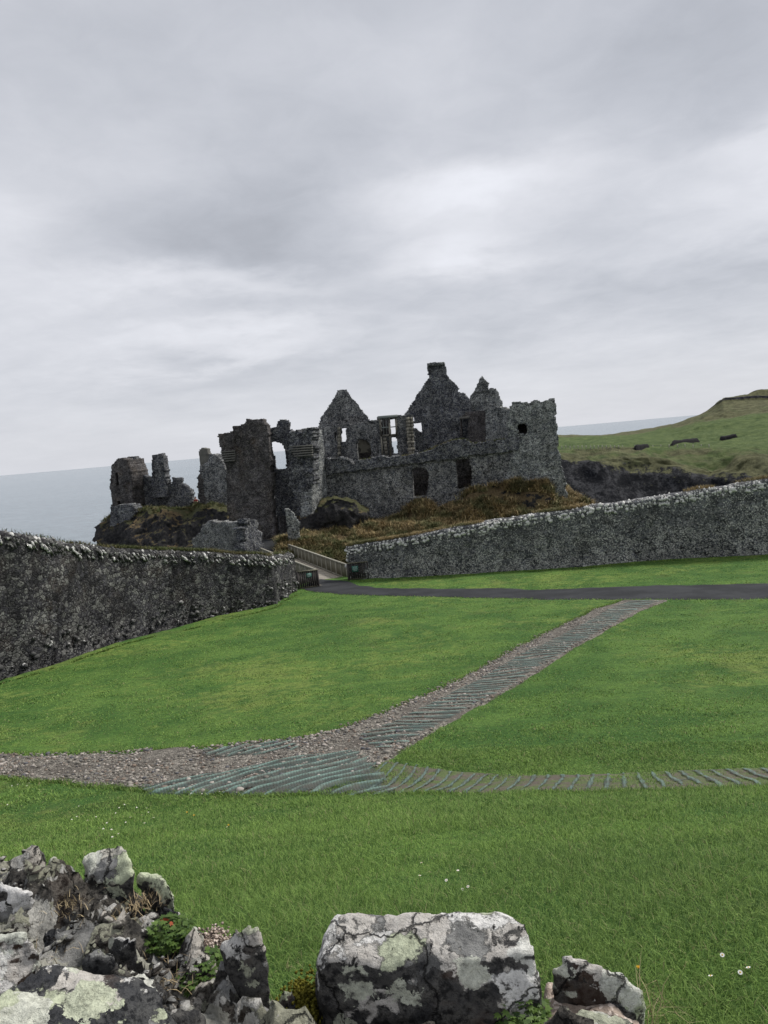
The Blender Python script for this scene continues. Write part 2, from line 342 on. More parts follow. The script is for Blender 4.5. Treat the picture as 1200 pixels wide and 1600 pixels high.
def f_tarmac(t):
    p = t.pos(); n = t.noise(p, 40, 4, .7); b = t.noise(p, 0.7, 5, .6)
    return princ(t, t.mix(t.ramp(b, .35, .7), t.mix(n, (0.018, 0.019, 0.021), (0.040, 0.042, 0.045)), (0.045, 0.047, 0.051)), 0.85, t.bump(n, .5, .01), 0.06)
M['tarmac'] = mat('tarmac', f_tarmac)
def f_gravel(t):
    p = t.pos(); v = t.voro(p, 24); s = t.n.new('ShaderNodeSeparateColor'); t.l.new(v.outputs['Color'], s.inputs[0])
    b = t.noise(p, 1.1, 6, .65)
    c = t.mix(s.outputs[0], (0.080, 0.074, 0.063), (0.36, 0.33, 0.285))
    c = t.mix(t.ramp(b, 0.46, 0.62), c, t.mix(t.noise(p, 14, 5, .7), (0.075, 0.064, 0.052), (0.22, 0.20, 0.175)))
    e = t.voro(p, 24, 'DISTANCE_TO_EDGE')
    return princ(t, c, 0.9, t.bump(t.math('ADD', t.ramp(e.outputs['Distance'], 0, .25), b), 1.0, 0.03), 0.2)
M['gravel'] = mat('gravel and dirt', f_gravel)
def f_dirt(t):
    p = t.pos(); b = t.noise(p, 2.2, 6, .7); q = t.noise(p, 14, 5, .7)
    c = t.mix(q, (0.05, 0.042, 0.034), (0.17, 0.145, 0.122)); c = t.mix(t.math('MULTIPLY', t.ramp(b, 0.42, 0.58), .75), c, t.mix(q, (0.045, 0.085, 0.025), (0.12, 0.17, 0.05)))
    return princ(t, c, 0.95, t.bump(q, .9, .03), 0.15)
M['dirt'] = mat('trodden dirt', f_dirt)
def f_pebble(t):
    r = t.attr('rnd'); p = t.pos()
    c = t.mix(r, (0.09, 0.082, 0.070), (0.44, 0.41, 0.36)); c = t.mix(t.ramp(r, 0.6, 0.62), c, (0.22, 0.17, 0.135)); c = t.mix(t.ramp(r, 0.75, 0.77), c, (0.42, 0.38, 0.34)); c = t.mix(t.ramp(r, .92, .93), c, (.11, .11, .12))
    return princ(t, t.mix(0.3, c, t.mix(t.noise(p, 40, 3), (0.05, .05, .05), c)), 0.85, None, .25)
M['pebble'] = mat('mixed gravel stones', f_pebble)
def f_net(t):
    at = t.n.new('ShaderNodeUVMap').outputs[0]; s = t.n.new('ShaderNodeSeparateXYZ'); t.l.new(at, s.inputs[0])
    p = t.pos()
    def lines(c, per, wd):
        f = t.math('FRACT', t.math('DIVIDE', c, per)); return t.math('LESS_THAN', f, wd)
    a = t.math('ADD', 0.74, t.math('MULTIPLY', lines(s.outputs[0], 0.05, 0.5), .26))
    worn = t.ramp(t.math('ADD', t.math('MULTIPLY', t.noise(p, 1.7, 5, .65), 1.0), t.math('MULTIPLY', t.attr('ridge'), 0.32)), t.attr('wear'), t.math('ADD', t.attr('wear'), 0.08))
    a = t.math('MULTIPLY', a, t.math('MULTIPLY', worn, 0.80)); a = t.math('MULTIPLY', a, t.ramp(t.math('ADD', t.attr('fringe'), t.math('MULTIPLY', t.math('SUBTRACT', t.noise(p, 4.5, 4, .6), .5), .6)), 0.02, .12))
    c = t.mix(t.noise(p, 5, 4, .6), (0.022, 0.038, 0.034), (0.075, 0.105, 0.094)); c = t.mix(t.math('MULTIPLY', t.ramp(t.math('ADD', t.attr('ridge'), t.math('MULTIPLY', t.math('SUBTRACT', t.noise(p, 3, 4), .5), .8)), 0.5, 1.0), t.math('SUBTRACT', 1.35, t.math('MULTIPLY', t.attr('wear'), 1.5))), c, (0.24, 0.37, 0.32)); c = t.mix(t.math('MULTIPLY', t.ramp(t.noise(p, 3.5, 5, .65), .45, .62), .5), c, (0.085, 0.075, 0.062))  # paler fold crests, darker troughs: light and shade painted into the plastic's colour
    d = princ(t, c, 0.6, None, .3); tr = t.n.new('ShaderNodeBsdfTransparent').outputs[0]
    m = t.n.new('ShaderNodeMixShader'); t.l.new(a, m.inputs[0]); t.l.new(tr, m.inputs[1]); t.l.new(d, m.inputs[2]); return m.outputs[0]
M['net'] = mat('green plastic netting', f_net)
def f_wood(a, b):
    def f(t):
        p = t.pos(); n = t.noise(t.scaled(p, 6, 6, 0.6), 1.5, 5, .65)
        return princ(t, t.mix(t.ramp(n, .3, .7), a, b), 0.85, t.bump(n, .4, .01), 0.2)
    return f
M['wood_pale'] = mat('silvered timber', f_wood((0.19, 0.18, 0.145), (0.38, 0.365, 0.31)))
M['wood_mid'] = mat('greenish fence boards', f_wood((0.085, 0.08, 0.058), (0.21, 0.20, 0.15)))
M['wood_dark'] = mat('dark stained boards', f_wood((0.020, 0.017, 0.018), (0.075, 0.067, 0.065)))
M['deck'] = mat('pale deck boards', f_wood((0.19, 0.175, 0.15), (0.33, 0.305, 0.265)))
M['sign_green'] = mat('green sign enamel', lambda t: princ(t, (0.035, 0.13, 0.105), 0.5))
M['sign_text'] = mat('pale sign print', lambda t: princ(t, (0.45, 0.55, 0.52), 0.6))
def f_sea(t):
    p = t.pos()
    q = t.scaled(p, 1, 1, 1)
    n = t.noise(t.scaled(p, 0.7, 1.8, 1), 0.16, 9, 0.78); n2 = t.noise(t.scaled(p, .8, 1.6, 1), 0.018, 6, .6)
    big = t.noise(t.scaled(p, .25, 1, 1), 0.004, 5, .6)
    c = t.mix(big, (0.19, 0.235, 0.27), (0.29, 0.335, 0.37))
    c = t.mix(t.ramp(n, .38, .62), t.mix(.5, c, (0.07, .1, .12)), c)  # ripple shading painted into the water colour, following the bump noise
    return princ(t, c, 0.22, t.bump(t.math('ADD', n, t.math('MULTIPLY', n2, 1.5)), 0.9, 1.3), 0.5, IOR=1.33)
M['sea'] = mat('sea water', f_sea)
def f_rock(white, greeny, wthr, base=(0.045, 0.045, 0.047), base2=(0.13, 0.125, 0.115), brown=0.2, off=0.0):
    def f(t):
        p = t.vmath('ADD', t.pos(), (off, off*1.7, off*.6)); nz = t.nz()
        warp = t.vmath('ADD', p, t.vmath('MULTIPLY', t.vmath('SUBTRACT', t.noise(p, 14, 5, .6, out=1), (.5, .5, .5)), (.07, .07, .07)))
        n = t.noise(warp, 5.0, 9, 0.66, .3); fine = t.noise(p, 60, 6, 0.75); med = t.noise(p, 17, 6, .7)
        rock = t.mix(t.ramp(med, .32, .68), base, base2)
        rock = t.mix(t.ramp(fine, .45, .62), rock, tuple(c*0.4 for c in base))
        rock = t.mix(t.math('MULTIPLY', t.ramp(t.noise(p, 4.2, 4, .6, .5), .56, .64), brown), rock, (0.10, 0.052, 0.028))
        k = t.math('ADD', n, t.math('MULTIPLY', t.math('SUBTRACT', nz, 0.45), 0.27))  # lichen favours upward faces, which also paints tops as lit, fronts as shaded
        m1 = t.ramp(k, wthr, wthr+0.022)
        # crustose patches: thresholded cells with ragged margins
        v = t.voro(warp, 9.5); patch = t.math('MULTIPLY', t.math('LESS_THAN', v.outputs['Distance'], t.math('ADD', -.02, t.math('MULTIPLY', t.noise(p, 22, 6, .7), 0.78))), t.ramp(k, wthr-0.13, wthr-0.09))
        sc_ = t.n.new('ShaderNodeSeparateColor'); t.l.new(v.outputs['Color'], sc_.inputs[0])
        lw = t.mix(t.ramp(fine, .35, .65), tuple(c*0.62 for c in white), white)
        lg = t.mix(t.ramp(fine, .35, .65), tuple(c*0.6 for c in greeny), greeny)
        # mosaic of crusts: each warped cell is one lichen, with a thin dark margin
        mw = t.vmath('ADD', p, t.vmath('MULTIPLY', t.vmath('SUBTRACT', t.noise(p, 9, 7, .68, out=1), (.5, .5, .5)), (.16, .16, .16)))
        vm = t.voro(mw, 10.5); sm_ = t.n.new('ShaderNodeSeparateColor'); t.l.new(vm.outputs['Color'], sm_.inputs[0]); ve = t.voro(mw, 10.5, 'DISTANCE_TO_EDGE')
        kind = sm_.outputs[0]
        crust = t.mix(t.math('GREATER_THAN', kind, 0.42), lw, lg)
        crust = t.mix(t.math('GREATER_THAN', kind, 0.66), crust, t.mix(.5, lw, (0.34, 0.30, 0.25)))
        crust = t.mix(t.math('GREATER_THAN', kind, 0.80), crust, t.mix(t.ramp(med, .35, .6), (0.10, 0.10, 0.098), (0.26, 0.26, 0.25)))
        crust = t.mix(t.math('MULTIPLY', t.math('LESS_THAN', ve.outputs['Distance'], 0.028), .6), crust, (0.07, 0.07, 0.065))
        col = t.mix(t.math('MULTIPLY', m1, t.ramp(t.noise(p, 30, 7, .75), .34, .40)), rock, crust)
        col = t.mix(t.math('MULTIPLY', patch, t.ramp(fine, .30, .40)), col, t.mix(sc_.outputs[1], lw, lg))
        # pits, ragged dark gaps and hairline cracks
        col = t.mix(t.ramp(t.noise(p, 21, 8, .78, .4), .60, .64), col, (0.024, 0.024, 0.024))
        cw = t.vmath('ADD', p, t.vmath('MULTIPLY', t.vmath('SUBTRACT', t.noise(p, 5, 6, .6, out=1), (.5, .5, .5)), (.2, .2, .2)))
        ck = t.voro(cw, 3.6, 'DISTANCE_TO_EDGE'); crack = t.ramp(ck.outputs['Distance'], 0.0, 0.016, 1.0, 0.0)
        col = t.mix(t.math('MULTIPLY', crack, .85), col, (0.012, 0.012, 0.012))
        med = t.math('SUBTRACT', med, t.math('MULTIPLY', crack, .6))
        h = t.math('ADD', t.math('MULTIPLY', med, 0.8), t.math('ADD', t.math('MULTIPLY', fine, 0.45), t.math('MULTIPLY', m1, 0.10)))
        return princ(t, col, 0.88, t.bump(h, 1.0, 0.02), 0.22)
    return f
WH = (0.80, 0.79, 0.76); GN = (0.54, 0.58, 0.42)
M['rock_a'] = mat('boulder green and white lichen', f_rock(WH, GN, 0.48, brown=.35))
M['rock_b'] = mat('boulder grey lichen', f_rock((0.60, 0.59, 0.56), (0.44, 0.46, 0.35), 0.42, brown=.3, off=3.1))
M['rock_c'] = mat('boulder pale green lichen', f_rock((0.74, 0.75, 0.67), (0.60, 0.65, 0.46), 0.36, off=6.7))
M['rock_w'] = mat('boulder white lichen', f_rock((0.78, 0.77, 0.75), (0.62, 0.64, 0.56), 0.40, brown=.35, off=11.3))
M['rock_d'] = mat('boulder dark', f_rock(WH, GN, 0.65, off=17.7, brown=.15))
M['rock_m'] = mat('boulder dark with patches', f_rock(WH, GN, 0.625, off=23.1, base=(0.034, 0.036, 0.042), base2=(0.10, 0.10, 0.098), brown=.3))
M['rubble'] = mat('rubble core', f_rock((0.48, 0.47, 0.44), (0.30, 0.30, 0.23), 0.55, base=(0.02, 0.019, 0.018), base2=(0.13, 0.12, 0.105), brown=.1, off=29.0))
def f_mortar(t):
    p = t.pos(); n = t.noise(p, 30, 6, .7); v = t.voro(p, 120); s = t.n.new('ShaderNodeSeparateColor'); t.l.new(v.outputs['Color'], s.inputs[0])
    c = t.mix(n, (0.20, 0.155, 0.125), (0.46, 0.38, 0.32)); c = t.mix(t.ramp(s.outputs[0], .7, .75), c, (0.56, 0.48, 0.42)); c = t.mix(t.ramp(s.outputs[1], .85, .9), c, (0.10, .08, .07))
    return princ(t, c, 0.95, t.bump(t.math('ADD', n, s.outputs[0]), .8, .01), .15)
M['mortar'] = mat('pinkish lime mortar', f_mortar)
def f_leaf(a, b):
    def f(t):
        c = t.mix(t.attr('rnd'), a, b); d = princ(t, c, .5, None, .35); tr = t.node('ShaderNodeBsdfTranslucent', {'Color': c}).outputs[0]
        m = t.n.new('ShaderNodeMixShader'); m.inputs[0].default_value = .3; t.l.new(d, m.inputs[1]); t.l.new(tr, m.inputs[2]); return m.outputs[0]
    return f
M['leaf'] = mat('herb leaf', f_leaf((0.028, 0.065, 0.014), (0.14, 0.22, 0.05)))
M['leaf_red'] = mat('reddened leaf', f_leaf((0.30, 0.06, 0.02), (0.55, 0.14, 0.05)))
M['moss'] = mat('yellow moss', lambda t: (lambda p: princ(t, t.mix(t.noise(p, 45, 6, .7), (0.05, 0.05, 0.008), (0.34, 0.31, 0.05)), .95, t.bump(t.noise(p, 90, 5, .7), 1, .02), .1))(t.pos()))
M['petal_white'] = mat('white petal', lambda t: princ(t, (0.75, 0.75, 0.74), .6))
M['petal_yellow'] = mat('yellow petal', lambda t: princ(t, (0.72, 0.42, 0.02), .6))
M['black_bank'] = mat('black basalt bank', lambda t: (lambda p: princ(t, t.mix(t.noise(p, 0.8, 6, .7), (0.010, 0.010, 0.013), (0.04, 0.038, 0.04)), .95, t.bump(t.noise(p, 1.5, 5), 1, .6), .1))(t.pos()))
M['post'] = mat('pale fence post', lambda t: princ(t, (0.30, 0.29, 0.25), .9))
M['wire'] = mat('fence wire', lambda t: princ(t, (0.10, 0.10, 0.095), .6))

# ------------------------------------------------------------------ blades
def blades(base, h, wd, lean=0.5, droop=0.3, seed=0, up_dir=None, rnd=None):
    """grass blades: 5 vertices, quad + tip each"""
    rg = np.random.default_rng(seed); n = len(base); h = np.broadcast_to(h, n)*rg.uniform(.55, 1.3, n); wd = np.broadcast_to(wd, n)
    a = rg.uniform(0, 2*np.pi, n); b = a+rg.uniform(-.9, .9, n)+np.pi/2
    side = np.stack([np.cos(b), np.sin(b), np.zeros(n)], -1)*wd[:, None]*.5
    ln = rg.uniform(0.1, 1, n)*lean
    dirv = np.stack([np.cos(a)*ln, np.sin(a)*ln, np.ones(n)], -1); dirv /= np.linalg.norm(dirv, axis=1)[:, None]
    mid = base+dirv*(h*.55)[:, None]
    d2 = dirv+np.stack([np.cos(a)*droop, np.sin(a)*droop, -droop*.6*np.ones(n)], -1)*rg.uniform(.2, 1.5, n)[:, None]
    tip = mid+d2*(h*.45)[:, None]
    V = np.stack([base-side, base+side, mid-side*.75, mid+side*.75, tip], 1).reshape(-1, 3)
    i = np.arange(n)*5
    Q = np.stack([i, i+1, i+3, i+2], -1); T = np.stack([i+2, i+3, i+4], -1)
    r = rg.uniform(0, 1, n) if rnd is None else rnd
    return V, Q, T, np.repeat(r, 5)
def blade_obj(name, base, h, wd, m, parent=None, **kw):
    V, Q, T, r = blades(base, h, wd, **kw)
    return add(name, mesh_np(name, V, [Q, T], {'rnd': r}), m, parent)

# ------------------------------------------------------------------ path and tarmac outlines (by where they lie on the ground)
def gp(pts): a = np.array(pts, float); return G(a[:, 0], a[:, 1])[:, :2]
gravel_top = gp([(-90, 1180), (0, 1178), (100, 1178), (200, 1174), (320, 1168), (450, 1156), (530, 1141), (600, 1114), (680, 1080), (760, 1040), (850, 990), (930, 951), (972, 938)])
gravel_bot = gp([(-90, 1216), (0, 1215), (100, 1222), (180, 1230), (260, 1239), (400, 1243), (500, 1241), (570, 1215), (640, 1166), (740, 1107), (830, 1057), (905, 1008), (1000, 955), (1045, 938)])
strip_top = gp([(560, 1205), (610, 1186), (700, 1200), (800, 1209), (900, 1210), (1000, 1206), (1100, 1203), (1280, 1196)])
strip_bot = gp([(480, 1242), (560, 1241), (700, 1241), (800, 1240), (900, 1239), (1000, 1237), (1100, 1234), (1280, 1226)])
tar_top = gp([(497, 905), (545, 908), (562, 915), (600, 919), (700, 920), (800, 919), (950, 917), (1100, 913), (1290, 908)])
tar_bot = gp([(467, 920), (490, 925), (530, 929), (600, 931), (700, 933), (800, 935), (950, 937), (1100, 937), (1290, 934)])
ext = lambda E, L: np.r_[E, [E[-1]+(E[-1]-E[-2])/np.linalg.norm(E[-1]-E[-2])*L]]
tar_top, tar_bot, strip_top, strip_bot = ext(tar_top, 28), ext(tar_bot, 28), ext(strip_top, 7), ext(strip_bot, 7)
back = lambda E, L: np.r_[[E[0]+(E[0]-E[1])/np.linalg.norm(E[0]-E[1])*L], E]
gravel_top, gravel_bot = back(gravel_top, 5), back(gravel_bot, 5)
polys = [np.r_[gravel_top, gravel_bot[::-1]], np.r_[tar_top, tar_bot[::-1]]]
strip_poly = np.r_[strip_top, strip_bot[::-1]]

def drape_strip(name, A, B, m, lift, na, nb, edge=0.0, seed=0, bump=0.0):
    A = resample(A, na); B = resample(B, na); s = np.linspace(0, 1, nb)
    if edge > 0:
        A = A+edge*fbm(p3(A[:, 0], A[:, 1]), 1.3, 3, seed)[:, None]*np.array([[.4, 1]]); B = B+edge*fbm(p3(B[:, 0], B[:, 1]), 1.3, 3, seed+5)[:, None]*np.array([[.4, 1]])
    XY = A[None]*(1-s)[:, None, None]+B[None]*s[:, None, None]
    z = gz(XY[..., 0], XY[..., 1])
    prof = np.minimum(1, np.minimum(s, 1-s)/0.06)[:, None]
    z = z+lift*prof-(1-prof)*0.02+bump*fbm(p3(XY[..., 0], XY[..., 1]), 5, 3, seed+9)
    V = np.concatenate([XY, z[..., None]], -1).reshape(-1, 3)
    return struct(add(name, mesh_np(name, V, [gridfaces(nb, na)], smooth=True), m))
drape_strip('tarmac_path', tar_top, tar_bot, M['tarmac'], 0.03, 400, 16, .10, 14)
drape_strip('gravel_path', gravel_top, gravel_bot, M['gravel'], 0.022, 500, 30, 0.16, 3, 0.008)
drape_strip('dirt_path', strip_top, strip_bot, M['dirt'], 0.018, 300, 24, 0.16, 8, 0.008)

# ------------------------------------------------------------------ lawn ground
def Yb(x): return np.interp(x, [-60, -40, -15, -13, -5.6, -2.4, 0, 25, 70], [-12, -6, 22, 26.5, 47.5, 49.5, 50, 47, 44])
xs = np.r_[np.linspace(-60, -14, 60), np.linspace(-13.8, 14, 230), np.linspace(14.3, 75, 130)]
ys = np.r_[np.linspace(-8, 0, 20), np.linspace(.1, 14, 140), np.linspace(14.2, 60, 190)]
X, Y = np.meshgrid(xs, ys); Z = gz(X, Y)
dd = np.clip((Y-Yb(X)-1.6)/9, 0, 1)
Z = Z-0.03*inpoly(X, Y, polys[0])-0.03*inpoly(X, Y, polys[1])-25*(dd**1.2)+dd*2.5*fbm(p3(X, Y), .25, 4, 6)
struct(add('lawn_ground', mesh_np('lawn_ground', np.stack([X, Y, Z], -1).reshape(-1, 3), [gridfaces(len(ys), len(xs))], smooth=True), M['lawn']))

# ------------------------------------------------------------------ lawn grass
def lawn_points(n, rmin, rmax, power, seed):
    rg = np.random.default_rng(seed); u = rg.uniform(0, 1, n)
    k = 2-power; r = (rmin**k+u*(rmax**k-rmin**k))**(1/k)
    a = rg.uniform(R(-42), R(46), n); x = r*np.sin(a); y = r*np.cos(a)
    return x, y, r, rg
def keep_mask(x, y, rg, strip_keep=.78):
    m = (y < Yb(x)-0.25) & (y > 1.9+0*x)
    wig = 0.17*fbm(p3(x, y), 2.2, 4, 4, .7)
    for p_ in polys: m &= ~inpoly(x+wig, y+wig, p_)
    ins = inpoly(x, y, strip_poly); m &= ~(ins & ((rg.uniform(0, 1, len(x))+fbm(p3(x, y), 1.5, 3, 12)*.5) > strip_keep))
    return m
VV, QQ, TT, RR = [], [], [], []; off = 0
def push(base, h, wd, **kw):
    global off
    V, Q, T, r = blades(base, h, wd, **kw); VV.append(V); QQ.append(Q+off); TT.append(T+off); RR.append(r); off += len(V)
for (n, r0_, r1_, pw, hh, wmin, wk, seed) in ((480000, 2.0, 11.5, 1.7, 0.050, .0028, .0008, 1), (380000, 9.5, 50, 1.7, 0.042, .0030, .00105, 2)):
    x, y, r, rg = lawn_points(n, r0_, r1_, pw, seed); k = keep_mask(x, y, rg); x, y, r = x[k], y[k], r[k]
    cl_ = fbm(p3(x, y), 1.6, 3, 21); base = np.stack([x, y, gz(x, y)-.006], -1)
    h = hh*(1+.55*np.clip(cl_, -.8, 1))*np.where(y > 13, .8, 1.0)
    push(base, h, np.maximum(wmin, r*wk), lean=1.25, droop=.8, seed=seed+30)
# rank tufts near the wall foot and along path edges
for edge, n in ((gravel_bot[:9], 9000), (gravel_top, 6000), (strip_bot, 5000), (tar_bot, 1500)):
    e = resample(edge, n); rg = np.random.default_rng(n); e = e+rg.normal(0, .06, e.shape); e[:, 1] += -.03
    if edge is gravel_top: e[:, 1] += .08
    push(np.stack([e[:, 0], e[:, 1], gz(e[:, 0], e[:, 1])], -1), .06, np.maximum(.004, e[:, 1]*.001), lean=.9, droop=.5, seed=n)
for base_, n in (([(-60, 1084), (0, 1069), (94, 1040), (200, 1005), (340, 971), (431, 949), (465, 928)], 5000), ([(560, 908), (654, 903), (758, 897), (1000, 879), (1200, 868), (1290, 862)], 5000)):
    e = resample(gp(base_), n); rg = np.random.default_rng(n+len(base_)); e = e+np.stack([rg.normal(0, .05, n), -.05-np.abs(rg.normal(0, .10, n))], -1)
    k = fbm(p3(e[:, 0], e[:, 1]), 1.2, 3, 8) > -.25; e = e[k]
    push(np.stack([e[:, 0], e[:, 1], gz(e[:, 0], e[:, 1])], -1), .09, .03, lean=.9, droop=.6, seed=n)
gr = add('lawn_grass', mesh_np('lawn_grass', np.concatenate(VV), [np.concatenate(QQ), np.concatenate(TT)], {'rnd': np.concatenate(RR)}), M['blade'])
struct(gr, 'stuff')
del VV, QQ, TT, RR

# ------------------------------------------------------------------ gravel stones
def lumps(C_, S, seed, jitter=.25, lean=0):
    """many small stones: deformed octahedra-subdivided blobs, one mesh"""
    bm = bmesh.new(); bmesh.ops.create_icosphere(bm, subdivisions=1, radius=1); T0 = np.array([v.co[:] for v in bm.verts]); FF = np.array([[v.index for v in f.verts] for f in bm.faces]); bm.free()
    rg = np.random.default_rng(seed); n = len(C_)
    V = T0[None]*(1+rg.uniform(-jitter, jitter, (n, len(T0), 1)))
    V = V*S[:, None, :]; V[..., 0] += V[..., 2]*lean*rg.uniform(.3, 1, (n, 1)); a = rg.uniform(0, 2*np.pi, n)*(1 if not lean else .08); c, s = np.cos(a), np.sin(a)
    V = np.stack([V[..., 0]*c[:, None]-V[..., 1]*s[:, None], V[..., 0]*s[:, None]+V[..., 1]*c[:, None], V[..., 2]], -1)+C_[:, None, :]
    Fx = (FF[None]+(np.arange(n)*len(T0))[:, None, None]).reshape(-1, 3)
    return V.reshape(-1, 3), Fx, np.repeat(rg.uniform(0, 1, n), len(T0))
rg = np.random.default_rng(5)
gx = rg.uniform(-13, 8.5, 185000); gy = rg.uniform(9, 40, 185000); ins = inpoly(gx, gy, polys[0])
dens = fbm(p3(gx, gy), .9, 3, 44)
wgt = np.where(gx < -1.2, .9, .42)*(1+1.2*dens)
m_ = ins & (rg.uniform(0, 1, 185000) < wgt); gx, gy = gx[m_], gy[m_]
# extra stones kicked along the upper edge
e = resample(gravel_top[6:12], 1500); e = e+rg.normal(0, .12, e.shape)+np.array([.08, -.12]); gx = np.r_[gx, e[:, 0]]; gy = np.r_[gy, e[:, 1]]
sz = rg.gamma(3, .0042, len(gx))+.006
Cc = np.stack([gx, gy, gz(gx, gy)+.022+sz*.25], -1); S = np.stack([sz*1.25, sz, sz*.65], -1)
V, Fx, r = lumps(Cc, S, 3)
struct(add('gravel_stones', mesh_np('gravel_stones', V, [Fx], {'rnd': r}), M['pebble']), 'stuff')

# ------------------------------------------------------------------ green netting mats
def net(name, label, A, B, na, nb, freq, amp, dirn, wear, phase=0.0, pn=.5, lift=.03, group='ground reinforcement netting'):
    A = resample(gp(A), na); B = resample(gp(B), na); s = np.linspace(0, 1, nb)
    XY = A[None]*(1-s)[:, None, None]+B[None]*s[:, None, None]
    L = np.r_[0, np.cumsum(np.linalg.norm(np.diff(A, axis=0), axis=1))]; Wd = np.linalg.norm(B-A, axis=1).mean()
    U = np.broadcast_to(L[None], (nb, na)); Vv = np.broadcast_to((s*Wd)[:, None], (nb, na))
    ph = (XY[..., 0]*dirn[0]+XY[..., 1]*dirn[1])*freq+phase+pn*fbm(p3(XY[..., 0], XY[..., 1]), .8, 3, 31)
    rid = np.clip(np.sin(ph*2*np.pi)*.5+.5, 0, 1)**2.6
    am = amp*(0.6+.8*np.clip(vn(p3(np.floor(ph), 0*ph+Vv*.5), 7)+.5, 0, 1))
    fade = np.minimum(1, np.minimum(s, 1-s)/.15)[:, None]
    z = gz(XY[..., 0], XY[..., 1])+lift*np.minimum(1, fade*2)+rid*am*fade
    Vx = np.concatenate([XY, z[..., None]], -1).reshape(-1, 3)
    me = mesh_np(name, Vx, [gridfaces(nb, na)], {'ridge': rid.ravel(), 'wear': np.full(rid.size, wear), 'fringe': np.minimum(np.broadcast_to(np.minimum(s, 1-s)[:, None]*Wd, U.shape), np.minimum(U, L[-1]-U)).ravel()}, smooth=True)
    uv = me.uv_layers.new(name='UVMap'); vi = np.zeros(len(me.loops), np.int32); me.loops.foreach_get('vertex_index', vi)
    uvs = np.stack([U.ravel(), Vv.ravel()], -1)[vi]; uv.data.foreach_set('uv', uvs.astype(np.float32).ravel())
    o = add(name, me, M['net']); return tag(o, label, 'ground netting', group)
net('ground_netting', 'wrinkled green plastic netting with bold diagonal folds at the fork of the gravel path', [(215, 1232), (340, 1207), (430, 1187), (560, 1170)], [(225, 1243), (350, 1245), (450, 1244), (640, 1242)], 500, 110, 3.3, .05, (.60, -.80), .41, pn=.7)
net('ground_netting', 'short patch of folded green netting on the far gravel edge left of the fork', [(315, 1172), (380, 1166), (450, 1158)], [(320, 1188), (400, 1184), (480, 1172)], 220, 60, 3.4, .04, (.66, -.75), .50, .4)
net('ground_netting', 'long strip of rippled dark green netting along the diagonal path up to the tarmac', [(548, 1150), (610, 1130), (700, 1085), (790, 1035), (880, 990), (950, 952), (985, 938)], [(600, 1180), (655, 1155), (740, 1104), (830, 1054), (905, 1006), (995, 955), (1035, 939)], 1200, 60, 2.9, .025, (.12, 1.0), .55, .1, .6)
net('ground_netting', 'faded netting half buried in dirt with upright folds, right of the fork', [(560, 1190), (620, 1190), (700, 1203), (800, 1211), (900, 1212), (1000, 1208), (1100, 1205), (1270, 1199)], [(560, 1241), (620, 1241), (700, 1240), (800, 1239), (900, 1238), (1000, 1235), (1100, 1232), (1270, 1225)], 1400, 60, 5.6, .008, (.97, -.26), .66, .7, .25)
0 and net('ground_netting', 'small green netting scrap poking from the grass above the dirt strip', [(690, 1180), (722, 1180)], [(694, 1194), (724, 1194)], 40, 20, 3.2, .05, (.9, -.3), .35, .2)

